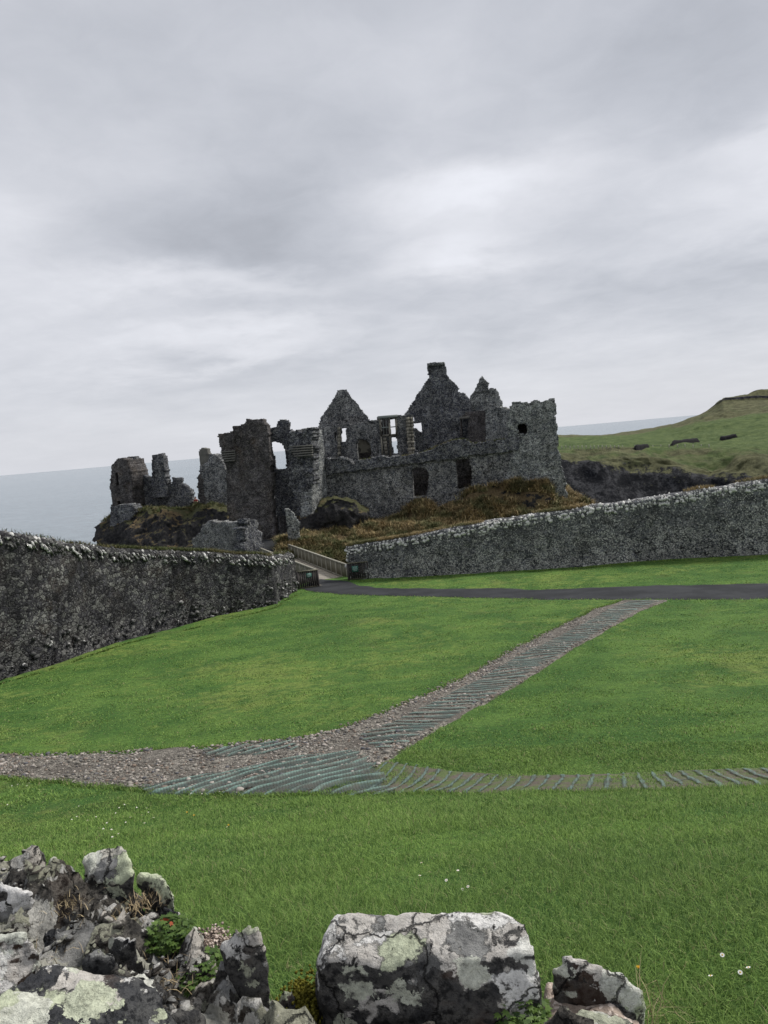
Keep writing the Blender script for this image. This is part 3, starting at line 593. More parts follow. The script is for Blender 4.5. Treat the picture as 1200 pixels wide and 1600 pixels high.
# ------------------------------------------------------------------ boundary walls
def boundary(name, label, base, top, m, thick, turf_m, stone_sz, seed, end_stones=False, turf_n=2600, turf_h=.16):
    b = np.array(base, float); tp = np.array(top, float)
    bw = G(b[:, 0], b[:, 1]); tpx = b[:, 0]; tw = P(tpx, np.interp(tpx, tp[:, 0], tp[:, 1]), bw[:, 1])
    L = np.r_[0, np.cumsum(np.linalg.norm(np.diff(bw[:, :2], axis=0), axis=1))]
    n = max(30, int(L[-1]/.14)); s = np.linspace(0, L[-1], n)
    bx, by = np.interp(s, L, bw[:, 0]), np.interp(s, L, bw[:, 1]); tz = np.interp(s, L, tw[:, 2]); bz = gz(bx, by)-.35
    tz = tz+.05*fbm(p3(s, 0), .8, 3, seed)
    tx_, ty_ = np.gradient(bx), np.gradient(by); ln = np.hypot(tx_, ty_); nx, ny = -ty_/ln, tx_/ln     # points away from the camera side
    prof = [(0, 0)]; K = 40
    rows = [np.stack([bx-nx*0, by-ny*0, bz+(tz-bz)*k/K], -1) for k in range(K+1)]
    for (o_, dz) in ((.08, .10), (thick*.35, .17), (thick*.65, .17), (thick-.05, .10), (thick, 0)): rows.append(np.stack([bx+nx*o_, by+ny*o_, tz+dz], -1))
    for k in range(6): rows.append(np.stack([bx+nx*(thick+.03*k), by+ny*(thick+.03*k), tz+(bz-4-tz)*(k+1)/6], -1))
    hg = np.repeat(np.r_[np.linspace(0, 1, K+1), np.ones(11)], n)
    V = np.stack(rows); d = .035*fbm(V, 2.1, 4, seed+1, .6); N_ = np.stack([nx, ny, 0*nx], -1)[None]
    V = V-N_*d[..., None]; V[K:K+5, :, 2] += .06+ .04*fbm(V[K:K+5], 2.5, 3, seed+3)
    th = thing(name, label, 'stone wall', (bx[n//2], by[n//2], bz[n//2]))
    nr = len(rows); Vf = V.reshape(-1, 3)
    caps = []
    for col in (0, n-1):
        ring = (np.arange(nr)*n+col); caps += [[ring[k], ring[k+1], ring[nr-2-k], ring[nr-1-k]] for k in range((nr-1)//2)]
    add('rubble_masonry', mesh_np('rubble_masonry', Vf, [gridfaces(nr, n), np.array(caps)], {'hgt': hg}), m, th)
    # coping stones set on edge, leaning
    rg = np.random.default_rng(seed); cn = int(L[-1]/(stone_sz*.62)); Cs, Ss = [], []
    for row, (o_, dz) in enumerate(((.02, -.04), (.10, .09), (.40, .13), (.00, -.20), (.00, -.30))):
        u = (np.arange(cn)+rg.uniform(-.4, .4, cn))*L[-1]/cn
        if row >= 3: u = u[rg.uniform(0, 1, cn) < .5]
        u = np.clip(u, 0, L[-1]); j = np.clip((u/L[-1]*(n-1)).astype(int), 0, n-1)
        Cs.append(np.stack([bx[j]+nx[j]*o_, by[j]+ny[j]*o_, tz[j]+dz+rg.uniform(-.05, .05, len(u))], -1)); q = rg.uniform(.5, 1.25, len(u))*stone_sz*(.95 if end_stones else .85)
        Ss.append(np.stack([q*.42, q*.42, q*.52], -1))
    if end_stones:
        zz_ = np.arange(bz[0]+.5, tz[0], .2)
        Cs.append(np.stack([bx[0]+0*zz_, by[0]+0*zz_, zz_], -1)+rg.normal(0, .05, (len(zz_), 3))); Ss.append(np.full((len(zz_), 3), .11)*rg.uniform(.6, 1.4, (len(zz_), 1)))
    Cs = np.concatenate(Cs); Ss = np.concatenate(Ss); V2, F2, r2 = lumps(Cs, Ss*rg.uniform(.55, 1.3, Ss.shape)*(np.array([.72, 1, 1.12]) if not end_stones else np.array([1.15, .85, .85])), seed+4, .36, -.7 if not end_stones else 0)
    add('coping_stones', mesh_np('coping_stones', V2, [F2], {'rnd': r2*.6+.22 if not end_stones else r2*.4-.18}), M['coping'], th)
    u = rg.uniform(0, 1, turf_n*6); dn = fbm(p3(u*L[-1], 0), .35, 3, seed+9); u = u[rg.uniform(-.6, .6, len(u)) < dn][:turf_n]; j = (u*(n-1)).astype(int); o_ = rg.uniform(.15, thick, len(u))
    bs = np.stack([bx[j]+nx[j]*o_, by[j]+ny[j]*o_, tz[j]+.24], -1)+rg.normal(0, .05, (len(u), 3))*np.array([1, 1, .3])
    blade_obj('turf', bs, turf_h, .022, turf_m, th, lean=1.3, droop=.7, seed=seed)
    return (bx, by, bz, tz, nx, ny, L)
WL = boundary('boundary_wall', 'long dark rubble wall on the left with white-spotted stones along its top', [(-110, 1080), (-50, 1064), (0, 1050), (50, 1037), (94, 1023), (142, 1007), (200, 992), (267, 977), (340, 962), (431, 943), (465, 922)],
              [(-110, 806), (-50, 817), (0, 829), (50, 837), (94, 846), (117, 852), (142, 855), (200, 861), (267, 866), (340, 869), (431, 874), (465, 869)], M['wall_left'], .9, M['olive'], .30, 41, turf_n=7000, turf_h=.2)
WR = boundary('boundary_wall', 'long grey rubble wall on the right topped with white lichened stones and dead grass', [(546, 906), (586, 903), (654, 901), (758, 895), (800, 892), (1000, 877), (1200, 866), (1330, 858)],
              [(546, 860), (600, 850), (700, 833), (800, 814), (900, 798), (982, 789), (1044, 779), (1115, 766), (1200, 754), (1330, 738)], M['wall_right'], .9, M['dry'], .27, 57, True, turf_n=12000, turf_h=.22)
# loose stones at the left wall's foot
bx, by, bz, tz, nx, ny, L = WL; rg = np.random.default_rng(9); j = rg.integers(0, len(bx), 260); q = rg.gamma(3, .02, 260)+.02
V, Fx, r = lumps(np.stack([bx[j]-nx[j]*rg.uniform(0, .1, 260), by[j]-ny[j]*rg.uniform(0, .1, 260), gz(bx[j], by[j])+rg.uniform(0, .7, 260)**2*1.2], -1)[:110] if False else np.stack([bx[j]-nx[j]*rg.uniform(0, .08, 260), by[j]-ny[j]*rg.uniform(0, .08, 260), gz(bx[j], by[j])+rg.uniform(0, 1, 260)**2*1.1], -1), np.stack([q*1.2, q*.8, q*.8], -1), 12)
fo = [o for o in bpy.data.objects if o.name == 'boundary_wall'][0]
add('footing_stones', mesh_np('footing_stones', V, [Fx], {'rnd': r*.5+.5}), M['coping'], fo)

# ------------------------------------------------------------------ sea
a = np.r_[-40000, -12000, -4000, -1500, -600, -200, 200, 600, 1500, 4000, 12000, 40000].astype(float); b_ = np.r_[-200, 0, 60, 150, 300, 600, 1200, 3000, 8000, 20000, 45000].astype(float)
X, Y = np.meshgrid(a, b_); struct(add('sea', mesh_np('sea', np.stack([X, Y, 0*X-34], -1).reshape(-1, 3), [gridfaces(len(b_), len(a))]), M['sea']))

# ------------------------------------------------------------------ lofted terrain
def loft(name, rows, ncol, nsub, m, amp, fscale, seed, label=None, cat=None, ampk=None):
    """rows: (list of (px,py,Y), grass, green[, relief]) ordered from low/near to high/far"""
    allx = np.linspace(0, 1, ncol); RW = []; GR = []; GN_ = []; AM = []
    for row in rows:
        a = np.array(row[0], float); xx = a[0, 0]+(a[-1, 0]-a[0, 0])*allx
        RW.append(P(xx, np.interp(xx, a[:, 0], a[:, 1]), np.interp(xx, a[:, 0], a[:, 2]))); GR.append(row[1]); GN_.append(row[2]); AM.append(row[3] if len(row) > 3 else 1.0)
    RW = np.stack(RW); V, g1, g2, am = [], [], [], []
    for i in range(len(rows)-1):
        ns = nsub
        for k in range(ns):
            f = k/ns; V.append(RW[i]*(1-f)+RW[i+1]*f)
            for L_, S_ in ((g1, GR), (g2, GN_), (am, AM)): L_.append(np.full(ncol, S_[i]*(1-f)+S_[i+1]*f))
    V.append(RW[-1])
    for L_, S_ in ((g1, GR), (g2, GN_), (am, AM)): L_.append(np.full(ncol, S_[-1]))
    V = np.stack(V); am = np.stack(am)
    D = np.stack([fbm(V, fscale, 5, seed, .55), fbm(V, fscale, 5, seed+11, .55), fbm(V, fscale, 5, seed+23, .55)], -1)
    V = V+D*amp*am[..., None]*np.array([.7, 1, .8])
    me = mesh_np(name, V.reshape(-1, 3), [gridfaces(V.shape[0], ncol)], {'grass': np.stack(g1).ravel(), 'green': np.stack(g2).ravel()}, smooth=True)
    o = add(name, me, m); struct(o); return o, V
# castle rock, in front of and below the curtain wall
crag_rows = [([(440, 1000, 60), (700, 960, 62), (960, 900, 66)], .6, .6),
             ([(440, 885, 66), (540, 880, 68), (640, 868, 70), (760, 840, 72), (880, 815, 76), (960, 800, 80)], .75, .7),
             ([(440, 855, 71), (500, 856, 72), (560, 850, 73), (640, 838, 74), (760, 815, 76), (880, 796, 79), (960, 800, 84)], .52, .4),
             ([(440, 845, 75), (500, 838, 76), (560, 824, 78), (610, 822, 79), (660, 818, 79), (700, 806, 79), (760, 790, 79), (800, 772, 80), (850, 766, 80), (900, 782, 82), (960, 815, 92)], .50, .22),
             ([(440, 838, 79), (480, 826, 80.5), (530, 818, 82), (575, 812, 83), (600, 812, 83), (625, 806, 83), (650, 780, 83.4), (668, 782, 83.2), (682, 800, 82.4), (700, 790, 82), (735, 765, 81.6), (780, 756, 81), (805, 750, 81), (860, 752, 81.2), (884, 762, 82.5), (915, 790, 84), (960, 830, 98)], .75, .25),
             ([(440, 836, 86), (530, 815, 89), (640, 790, 92), (740, 765, 92), (860, 752, 92), (900, 770, 94), (930, 800, 96), (960, 850, 105)], .75, .6)]
crag, CV = loft('castle_rock', crag_rows, 300, 24, M['crag'], .75, .42, 71)
# dark outcrop under the left end of the curtain
loft('rock_outcrop', [([(462, 842, 79), (530, 846, 78), (582, 836, 78.5)], .0, .5), ([(460, 826, 79), (520, 836, 77.4), (560, 832, 77.4), (583, 822, 79)], .0, .5), ([(462, 812, 79.3), (490, 806, 78.8), (510, 800, 77.5), (545, 800, 77.6), (574, 812, 79)], .05, .5), ([(462, 808, 81.5), (490, 803, 80.8), (500, 788, 79.8), (520, 780, 78.2), (550, 784, 78.2), (574, 800, 79.6)], .5, .7), ([(462, 808, 83.5), (495, 803, 83), (502, 780, 82.4), (540, 778, 83), (574, 795, 83.4)], .9, .7)], 80, 12, M['crag'], .5, .8, 83)
# left rock under the far ruins
left_rows = [([(120, 960, 88), (420, 940, 84)], .3, .6), ([(148, 850, 100), (200, 860, 94), (300, 862, 88), (420, 862, 84)], .16, .5), ([(153, 838, 104), (175, 818, 102), (215, 825, 96), (300, 832, 92), (420, 838, 88)], .20, .5),
             ([(158, 822, 106), (175, 806, 104), (215, 804, 99), (260, 803, 97), (300, 805, 95), (330, 800, 93), (355, 805, 91), (420, 838, 90)], .34, .6), ([(164, 812, 109), (180, 806, 107), (215, 795, 103), (260, 794, 102), (300, 794, 101), (330, 786, 99), (360, 796, 96), (420, 836, 93)], .98, .8),
             ([(168, 812, 122), (215, 797, 122), (300, 792, 120), (360, 800, 112), (420, 836, 100)], .9, .8), ([(166, 930, 132), (420, 930, 125)], .3, .5)]
_, LV = loft('rock_stack', left_rows, 220, 16, M['crag'], .8, .42, 97)
# headland across the bay
hrow = [([(780, 850, 195), (1330, 850, 195)], 0, .5, .2),
        ([(780, 800, 232), (880, 792, 230), (930, 800, 228), (1330, 790, 215)], .05, .5, .35),
        ([(780, 715, 250), (880, 712, 248), (905, 715, 246), (940, 730, 240), (990, 738, 238), (1060, 742, 234), (1110, 750, 232), (1140, 752, 226), (1180, 750, 222), (1330, 742, 216)], 0.40, .4, .35),
        ([(780, 709, 253), (880, 707, 252), (905, 708, 250), (940, 713, 248), (990, 718, 246), (1060, 727, 243), (1100, 735, 240), (1140, 732, 234), (1180, 728, 230), (1330, 722, 222)], .80, .35, .7),
        ([(780, 704, 262), (880, 702, 262), (960, 701, 262), (1000, 702, 262), (1050, 703, 260), (1100, 704, 258), (1200, 702, 250), (1330, 698, 244)], .98, .55, .35),
        ([(780, 697, 300), (880, 697, 300), (960, 694, 300), (1050, 692, 300), (1100, 690, 298), (1200, 680, 290), (1330, 672, 284)], 1, 1.0, .25),
        ([(780, 688, 400), (880, 687, 400), (960, 684, 400), (1050, 675, 380), (1100, 668, 350), (1200, 652, 340), (1330, 640, 330)], 1, 1.15, .3),
        ([(780, 684, 500), (880, 683, 500), (960, 681, 490), (1010, 675, 460), (1050, 666, 430), (1100, 656, 400), (1200, 640, 380), (1330, 625, 370)], 1, .35, .3),
        ([(780, 681, 620), (872, 679.5, 620), (940, 680.5, 600), (1000, 672, 560), (1040, 665.5, 520), (1072, 656, 470), (1100, 644, 440), (1131, 626, 420), (1200, 624, 420), (1330, 618, 410)], 1, .30, .15),
        ([(780, 681.5, 622), (872, 680, 622), (940, 681, 602), (1000, 672.5, 562), (1040, 666, 522), (1072, 656.5, 472), (1100, 644.5, 442), (1128, 625, 422), (1134, 621.5, 422), (1200, 618, 421), (1330, 611, 411)], -.2, .30, .08),
        ([(780, 681.5, 623), (872, 680, 623), (940, 681, 603), (1000, 672.5, 563), (1040, 666, 523), (1072, 656.5, 473), (1100, 644.5, 443), (1128, 624.5, 424), (1134, 620.5, 424), (1200, 617, 423), (1330, 610, 413)], 1, .30, .1),
        ([(780, 684, 640), (880, 683, 640), (960, 683, 620), (1040, 668, 540), (1072, 659, 490), (1100, 647, 460), (1131, 621.5, 428), (1168, 617, 428), (1184, 610, 428), (1200, 608, 428), (1330, 600, 420)], .5, .2, .2),
        ([(780, 700, 800), (1000, 700, 760), (1100, 680, 620), (1200, 610, 470), (1330, 598, 460)], 1, .5, .2), ([(780, 800, 900), (1100, 800, 800), (1330, 800, 700)], 0, .5)]
head, HV = loft('headland', hrow, 380, 18, M['headland'], 5.0, .06, 131)

def on_surf(V, px, py):
    """nearest loft vertex to a sight line"""
    d = ray(px, py); Q = V.reshape(-1, 3); q = Q/Q[:, 1:2]; k = np.argmin((q[:, 0]-d[0]/d[1])**2+(q[:, 2]-d[2]/d[1])**2); return Q[k]

# tussocks on the castle rock (one clumpy mass)
def tussocks(name, V, n, sel, h, wd, m, seed, per=26, spread=.28):
    rg = np.random.default_rng(seed); Q = V.reshape(-1, 3); rows_, cols_ = V.shape[:2]
    i = rg.integers(sel[0], sel[1], n); j = rg.integers(sel[2], sel[3], n); c = V[i, j]
    k = vn(c*.45, 5)+.5*vn(c*1.3, 8) > -.14; c = c[k]
    c = np.repeat(c[:], per, 0)+rg.normal(0, spread, (len(c)*per, 3))*np.array([1, 1, .25])
    o = blade_obj(name, c, h, wd, m, None, lean=1.4, droop=1.1, seed=seed, rnd=None); struct(o, 'stuff'); return o
tussocks('dead_grass', CV, 4400, (44, 97, 0, 300), .75, .075, M['dry'], 3)
tussocks('olive_grass', CV, 1500, (22, 60, 0, 150), .7, .07, M['olive'], 4)
tussocks('rock_grass', LV, 700, (50, 84, 0, 220), .5, .06, M['olive'], 5)

# ------------------------------------------------------------------ castle walls
def isect(px, py, A, B):
    d = ray(px, py); ax, ay = A; ex, ey = B[0]-A[0], B[1]-A[1]; L = math.hypot(ex, ey); ex /= L; ey /= L
    # (t*dx-ax)*ey-(t*dy-ay)*ex=0
    tt = (ax*ey-ay*ex)/(d[..., 0]*ey-d[..., 1]*ex); X_ = d*tt[..., None]; return (X_[..., 0]-ax)*ex+(X_[..., 1]-ay)*ey, X_[..., 2]
def panel(name, parent, A, B, outline, m, thick=1.2, holes=(), cell=.13, proud=0.0, rag=.075, seed=0, relief=.06):
    """a slab of masonry standing on the line A-B (each (px,Y)); outline and holes are sighted onto that plane"""
    a = P(A[0], 760, A[1])[:2]; b = P(B[0], 760, B[1])[:2]; e = (b-a)/np.linalg.norm(b-a); nrm = np.array([-e[1], e[0]])     # away from the camera
    if nrm[1] < 0: nrm = -nrm
    a = a-nrm*proud; b = b-nrm*proud
    def sz_(poly): q = np.array(poly, float); s, z = isect(q[:, 0], q[:, 1], a, b); return np.stack([s, z], -1)
    po = sz_(outline); hs = [sz_(h) for h in holes]
    s0, z0 = po.min(0)-cell; s1, z1 = po.max(0)+cell; ns = int((s1-s0)/cell)+2; nz_ = int((z1-z0)/cell)+2
    sc_ = s0+(np.arange(ns)+.5)*cell; zc = z0+(np.arange(nz_)+.5)*cell; S_, Z_ = np.meshgrid(sc_, zc)
    wS = S_+rag*fbm(p3(S_, Z_), 1.6, 3, seed+1); wZ = Z_+rag*fbm(p3(S_, Z_), 1.6, 3, seed+2)
    keep = inpoly(wS, wZ, po)
    for h in hs: keep &= ~inpoly(S_+(wS-S_)*.5, Z_+(wZ-Z_)*.5, h)
    kp = np.pad(keep, 1)
    vid = np.arange((nz_+1)*(ns+1)).reshape(nz_+1, ns+1); N0 = vid.size
    sv = s0+np.arange(ns+1)*cell; zv = z0+np.arange(nz_+1)*cell; SV, ZV = np.meshgrid(sv, zv)
    jit = np.random.default_rng(seed); js = jit.uniform(-.3, .3, SV.shape)*cell; jz = jit.uniform(-.3, .3, SV.shape)*cell
    SV = SV+js; ZV = ZV+jz
    base = a[None, None]+e*SV[..., None]; W = np.concatenate([base, ZV[..., None]], -1)
    d = relief*fbm(W, 1.9, 4, seed+3, .65)+relief*.5*jit.uniform(-1, 1, SV.shape)
    Fr = W.copy(); Fr[..., :2] -= nrm*d[..., None]; Bk = W.copy(); Bk[..., :2] += nrm*(thick+d[..., None])
    nl = max(1, int(round(thick/.6))); layers = [Fr]
    for k in range(1, nl):
        w_ = W.copy(); w_[..., :2] += nrm*(thick*k/nl); w_ += jit.uniform(-.06, .06, w_.shape); layers.append(w_)
    layers.append(Bk)
    V = np.concatenate([l.reshape(-1, 3) for l in layers]); ii, jj = np.nonzero(keep)
    q = np.stack([vid[ii, jj], vid[ii, jj+1], vid[ii+1, jj+1], vid[ii+1, jj]], -1); Fs = [q, q[:, ::-1]+N0*nl]
    for (di, dj, c0, c1) in ((-1, 0, (0, 0), (0, 1)), (1, 0, (1, 1), (1, 0)), (0, -1, (1, 0), (0, 0)), (0, 1, (0, 1), (1, 1))):
        ed = ~kp[ii+1+di, jj+1+dj]; i2, j2 = ii[ed], jj[ed]; va, vb = vid[i2+c0[0], j2+c0[1]], vid[i2+c1[0], j2+c1[1]]
        for k in range(nl): Fs.append(np.stack([va+N0*k, va+N0*(k+1), vb+N0*(k+1), vb+N0*k], -1))
    Fa = np.concatenate(Fs); used = np.unique(Fa); mp = np.full(len(V), -1); mp[used] = np.arange(len(used))
    return add(name, mesh_np(name, V[used], [mp[Fa]]), m, parent)
def base_of(px, py, Y): return P(px, py, Y)

# gatehouse
gh = thing('gatehouse', 'tall ruined gatehouse with a jagged top, corbel bands and a broken hole showing the sky', 'gatehouse', base_of(430, 838, 81))
panel('tower_wall', gh, (341, 80.5), (425, 80), [(352, 722), (350, 700), (351, 690), (363, 676), (363, 666), (383, 661), (384, 656), (408, 655), (410, 661), (416, 664), (417, 670), (420, 695), (423, 723), (425, 757), (425, 790), (430, 835), (430, 870), (352, 870), (357, 813), (355, 790), (353, 740)], M['castle_brown'], 1.7, seed=1, rag=.12, relief=.09)
panel('corner_turret', gh, (341, 80.5), (425, 80), [(341, 678), (363, 675), (366, 700), (367, 723), (351, 723), (349, 718), (345, 707)], M['castle_brown'], 2.2, proud=.45, seed=2)
for k in range(5):
    y0 = 706+k*3.6; mb = MB(); x0 = 345+k*1.3; A_ = P(x0, y0+.4, 79.75); B_ = P(367.5, y0-1.4, 79.7); mb.bar(A_, B_, .35, .13); add('corbel_course', mb.mesh('corbel_course'), M['dressed'], gh)
panel('recessed_wall', gh, (412, 81.9), (462, 81.9), [(410, 672), (417, 670), (432, 667), (434, 659), (440, 656), (450, 657), (453, 663), (452, 671), (462, 673), (470, 760), (470, 840), (410, 840)], M['castle'], 1.1,
      holes=[[(417, 694), (430, 690), (440, 693), (446, 707), (448, 733), (430, 733), (427, 715), (424, 704)], [(424, 752), (434, 740), (444, 752), (450, 775), (452, 800), (452, 836), (431, 836), (428, 790)]], seed=3, rag=.2)
panel('passage_wall', gh, (412, 87), (466, 87), [(412, 738), (466, 738), (466, 845), (412, 845)], M['castle'], .9, holes=[[(435, 806), (449, 806), (449, 834), (436, 834)]], seed=4)
panel('doorway_back', gh, (425, 91), (462, 91), [(420, 790), (466, 790), (466, 845), (420, 845)], M['castle_brown'], .5, seed=44)
panel('round_turret', gh, (452, 80.5), (488, 80), [(452, 690), (453, 672), (456, 674), (462, 672), (472, 675), (477, 671), (490, 669), (489, 812), (484, 814), (475, 817), (465, 803), (457, 773), (451, 747)], M['castle'], 2.6, seed=5, rag=.25, relief=.14)
panel('turret_flank', gh, (488, 80), (513, 84.5), [(488, 669.5), (497, 668), (503, 672), (505, 690), (507, 715), (511, 757), (511, 784), (499, 800), (488, 812)], M['castle_light'], 1.4, seed=6)
for k in range(5):
    y0 = 697.5+k*3.7; A_ = P(452+k*2.0, y0+.6, 79.9); B_ = P(488.5, y0-1.6, 79.5); mb = MB(); mb.bar(A_, B_, .45, .15); add('corbel_course', mb.mesh('corbel_course'), M['dressed'], gh)
bp = thing('broken_pier', 'narrow jagged stone pier at the castle end of the footbridge', 'stone pier', base_of(458, 850, 72))
panel('pier_masonry', bp, (446, 72), (470, 72.2), [(447, 797), (452, 796), (463, 807), (468, 817), (470, 875), (452, 880), (450, 845), (448, 823)], M['castle_light'], 1.1, seed=7)
lw = thing('low_rubble_wall', 'low pale speckled rubble wall in front of the gatehouse foot', 'stone wall', base_of(350, 850, 70))
panel('wall_face', lw, (302, 71), (385, 70), [(300, 842), (306, 838), (313, 833), (317, 822), (327, 815), (345, 817), (363, 816), (385, 815), (386, 885), (300, 885)], M['low_wall'], 1.2, seed=8, cell=.14)
panel('broken_end', lw, (383, 70), (413, 73.5), [(383, 816), (400, 814), (407, 822), (408, 840), (412, 853), (413, 885), (383, 885)], M['castle'], 1.0, seed=9, rag=.5, cell=.14)

# ramp from the bridge to the door
o, _ = loft('castle_ramp', [([(396, 885, 71.0), (452, 875, 70.0)], 0, 0, 0), ([(396, 866, 72.4), (455, 857, 71.8)], 0, 0, 0), ([(405, 848, 77), (454, 844, 77)], 0, 0, 0), ([(418, 840, 82), (452, 836, 82)], 0, 0, 0), ([(428, 836, 90), (452, 834, 90)], 0, 0, 0)], 12, 4, M['tarmac'], 0, 1, 1)

# curtain wall with its parapet
CA, CB = (508, 84.4), (812, 81.6)
cw = thing('curtain_wall', 'broad curtain wall between gatehouse and corner tower with two tall dark openings', 'castle wall', base_of(660, 800, 83))
ctop = [(508, 718), (530, 716), (543, 717), (552, 727), (561, 719), (591, 714), (620, 713), (653, 710), (664, 705), (675, 701), (705, 688), (727, 686), (738, 693), (785, 687), (812, 684)]
cled = [(812, 704), (738, 712), (705, 718), (653, 723), (591, 731), (508, 743)]
panel('wall_face', cw, CA, CB, [(508, 722), (543, 720), (553, 729), (591, 718), (653, 714), (705, 693), (812, 690), (812, 850), (508, 870)], M['castle_mid'], 1.9,
      holes=[[(643, 734), (652, 730), (668, 733), (670, 745), (666, 776), (646, 778), (643, 755)], [(712, 719), (734, 716), (737, 740), (736, 762), (716, 764), (713, 740)]], seed=10)
panel('parapet', cw, CA, CB, ctop+cled, M['castle'], 2.3, proud=.38, seed=11, rag=.12)
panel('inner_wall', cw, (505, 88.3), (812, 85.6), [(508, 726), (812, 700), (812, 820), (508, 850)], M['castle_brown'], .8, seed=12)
bs = []
rg = np.random.default_rng(77)
tx = rg.uniform(508, 806, 2600); tyy = np.interp(tx, [p_[0] for p_ in ctop], [p_[1] for p_ in ctop]); bs = P(tx, tyy+1, np.interp(tx, [508, 812], [84.4, 81.6])+rg.uniform(-.1, 1.6, len(tx)))
k = vn(bs*.6, 3) > -.05; blade_obj('wall_top_grass', bs[k], .32, .05, M['olive'], cw, lean=1.4, droop=.8, seed=6)

# corner tower
ct = thing('corner_tower', 'square flat-topped corner tower with one small dark window and a battered base', 'castle tower', base_of(840, 765, 81))
panel('tower_wall', ct, (793, 81.6), (873, 80.6), [(794, 646), (796, 635), (802, 628), (815, 629), (837, 625), (851, 626), (852, 624), (868, 624), (870, 661), (873, 701), (878, 730), (885, 762), (892, 800), (785, 810), (785, 760), (800, 705), (806, 704), (806, 686), (793, 684), (793, 665)], M['castle_light'], 7.0,
      holes=[[(809, 663), (823, 661.5), (824, 677), (810, 679)]], seed=13, rag=.15)
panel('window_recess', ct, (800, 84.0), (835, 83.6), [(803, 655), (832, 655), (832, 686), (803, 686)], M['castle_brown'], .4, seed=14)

# manor house and gables inside the walls
mh = thing('manor_house', 'roofless manor house with a tall chimney gable, a small gable and a mullioned bay window', 'ruined house', base_of(620, 715, 97))
panel('small_gable', mh, (497, 95), (577, 95), [(497, 666), (501, 654), (510, 639), (525, 617), (528, 610), (541, 609), (549, 622), (563, 637), (575, 652), (577, 662), (577, 700), (497, 700)], M['castle_mid'], 1.0, holes=[[(531, 666), (541, 666), (541, 700), (531, 700)]], seed=15)
panel('house_wall', mh, (497, 93), (594, 91.5), [(499, 668), (539, 663), (576, 658), (594, 656), (594, 735), (499, 740)], M['castle_mid'], .9,
      holes=[[(531.5, 670), (540.5, 668), (541, 690), (532.5, 690)], [(523, 675), (528, 674), (529, 688), (524, 688)], [(556, 692), (561, 686), (572, 687), (579, 694), (580, 716), (558, 718)]], seed=16)
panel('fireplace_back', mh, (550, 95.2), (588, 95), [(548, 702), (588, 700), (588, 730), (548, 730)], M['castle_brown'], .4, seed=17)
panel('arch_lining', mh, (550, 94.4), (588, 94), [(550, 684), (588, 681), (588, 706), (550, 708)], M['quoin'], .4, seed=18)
panel('chimney_gable', mh, (632, 95.5), (737, 94), [(632, 648), (639, 637), (647, 626), (653, 615), (662, 602), (670, 589), (668, 571), (671, 567), (693, 566), (695, 574), (697, 584), (706, 596), (716, 606), (716, 612), (725, 614), (731, 622), (736, 630), (737, 650), (738, 730), (646, 730), (646, 652)], M['castle'], 1.3,
      holes=[[(646, 661), (658, 660), (659, 675), (661, 700), (655, 705), (647, 704)]], seed=19)
A_ = P(668.5, 570.6, 94.7); B_ = P(694.5, 568.2, 94.3); mb = MB(); mb.bar(A_, B_, 1.7, .3); add('chimney_cap', mb.mesh('chimney_cap'), M['castle_light'], mh)
panel('rear_wall', mh, (640, 99), (672, 99), [(640, 672), (650, 668), (656, 674), (663, 676), (670, 674), (670, 725), (640, 725)], M['castle_mid'], .8, seed=20)
bw_ = panel('bay_window', mh, (591, 90.6), (646, 90.2), [(591, 652), (620, 649), (646, 648), (648, 720), (592, 720)], M['castle_mid'], .6,
      holes=[[(594, 656), (607, 655), (608, 679), (595.5, 680)], [(609.5, 655), (617, 654), (618.5, 678), (610.5, 679)], [(612, 684), (619, 683), (621, 708), (614, 709)]], cell=.11, rag=.05, seed=21)
def pbar(name, p1, p2, Y, wd, ht, m, par): mb = MB(); mb.bar(P(*p1, Y), P(*p2, Y), wd, ht); return add(name, mb.mesh(name), m, par)
Yw = 90.15
pbar('lintel', (590, 652.5), (621, 649.8), Yw, .5, .32, M['timber_grey'], bw_)
for (x0, y0, x1, y1) in ((593.5, 654, 595.5, 681), (608.3, 653, 610.2, 712), (618, 652, 620, 682), (595.5, 681, 598, 713)): pbar('mullion', (x0, y0), (x1, y1), Yw, .2, .2, M['quoin'], bw_)
pbar('transom', (594, 668.5), (608.5, 667.2), Yw, .15, .12, M['timber_grey'], bw_); pbar('transom', (609.5, 667.4), (618.5, 666.6), Yw, .15, .12, M['timber_grey'], bw_)
pbar('sill', (595, 681), (619.5, 679), Yw, .2, .22, M['quoin'], bw_)
for q in ((598.4, 656, 599.6, 679), (603, 656, 604.4, 679)): pbar('glazing_bar', q[:2], q[2:], Yw+.05, .06, .06, M['timber_grey'], bw_)
panel('window_backing', mh, (588, 93.4), (609, 93.2), [(588, 652), (609, 650), (609, 720), (588, 720)], M['castle_brown'], .4, seed=22)
def quoins(par, x0, y0, x1, y1, n, Y, w0=.55):
    for k in range(n):
        f = (k+.5)/n; x = x0+(x1-x0)*f; y = y0+(y1-y0)*f; c = P(x, y, Y); ww = w0*(1.0 if k % 2 else .72)*random.uniform(.85, 1.15); mb = MB(); mb.box(c, (ww, 0, .02), (0, .3, 0), (0, 0, abs(y1-y0)/n/F*Y*.98)); add('quoin', mb.mesh('quoin'), M['quoin'], par)
quoins(mh, 637, 652, 641, 710, 11, 89.95, .60); quoins(mh, 642.5, 652, 645.5, 710, 11, 90.1, .42)
quoins(mh, 601, 684, 604, 710, 5, 90.05, .5); quoins(mh, 529.5, 668, 530, 712, 8, 92.2, .45)
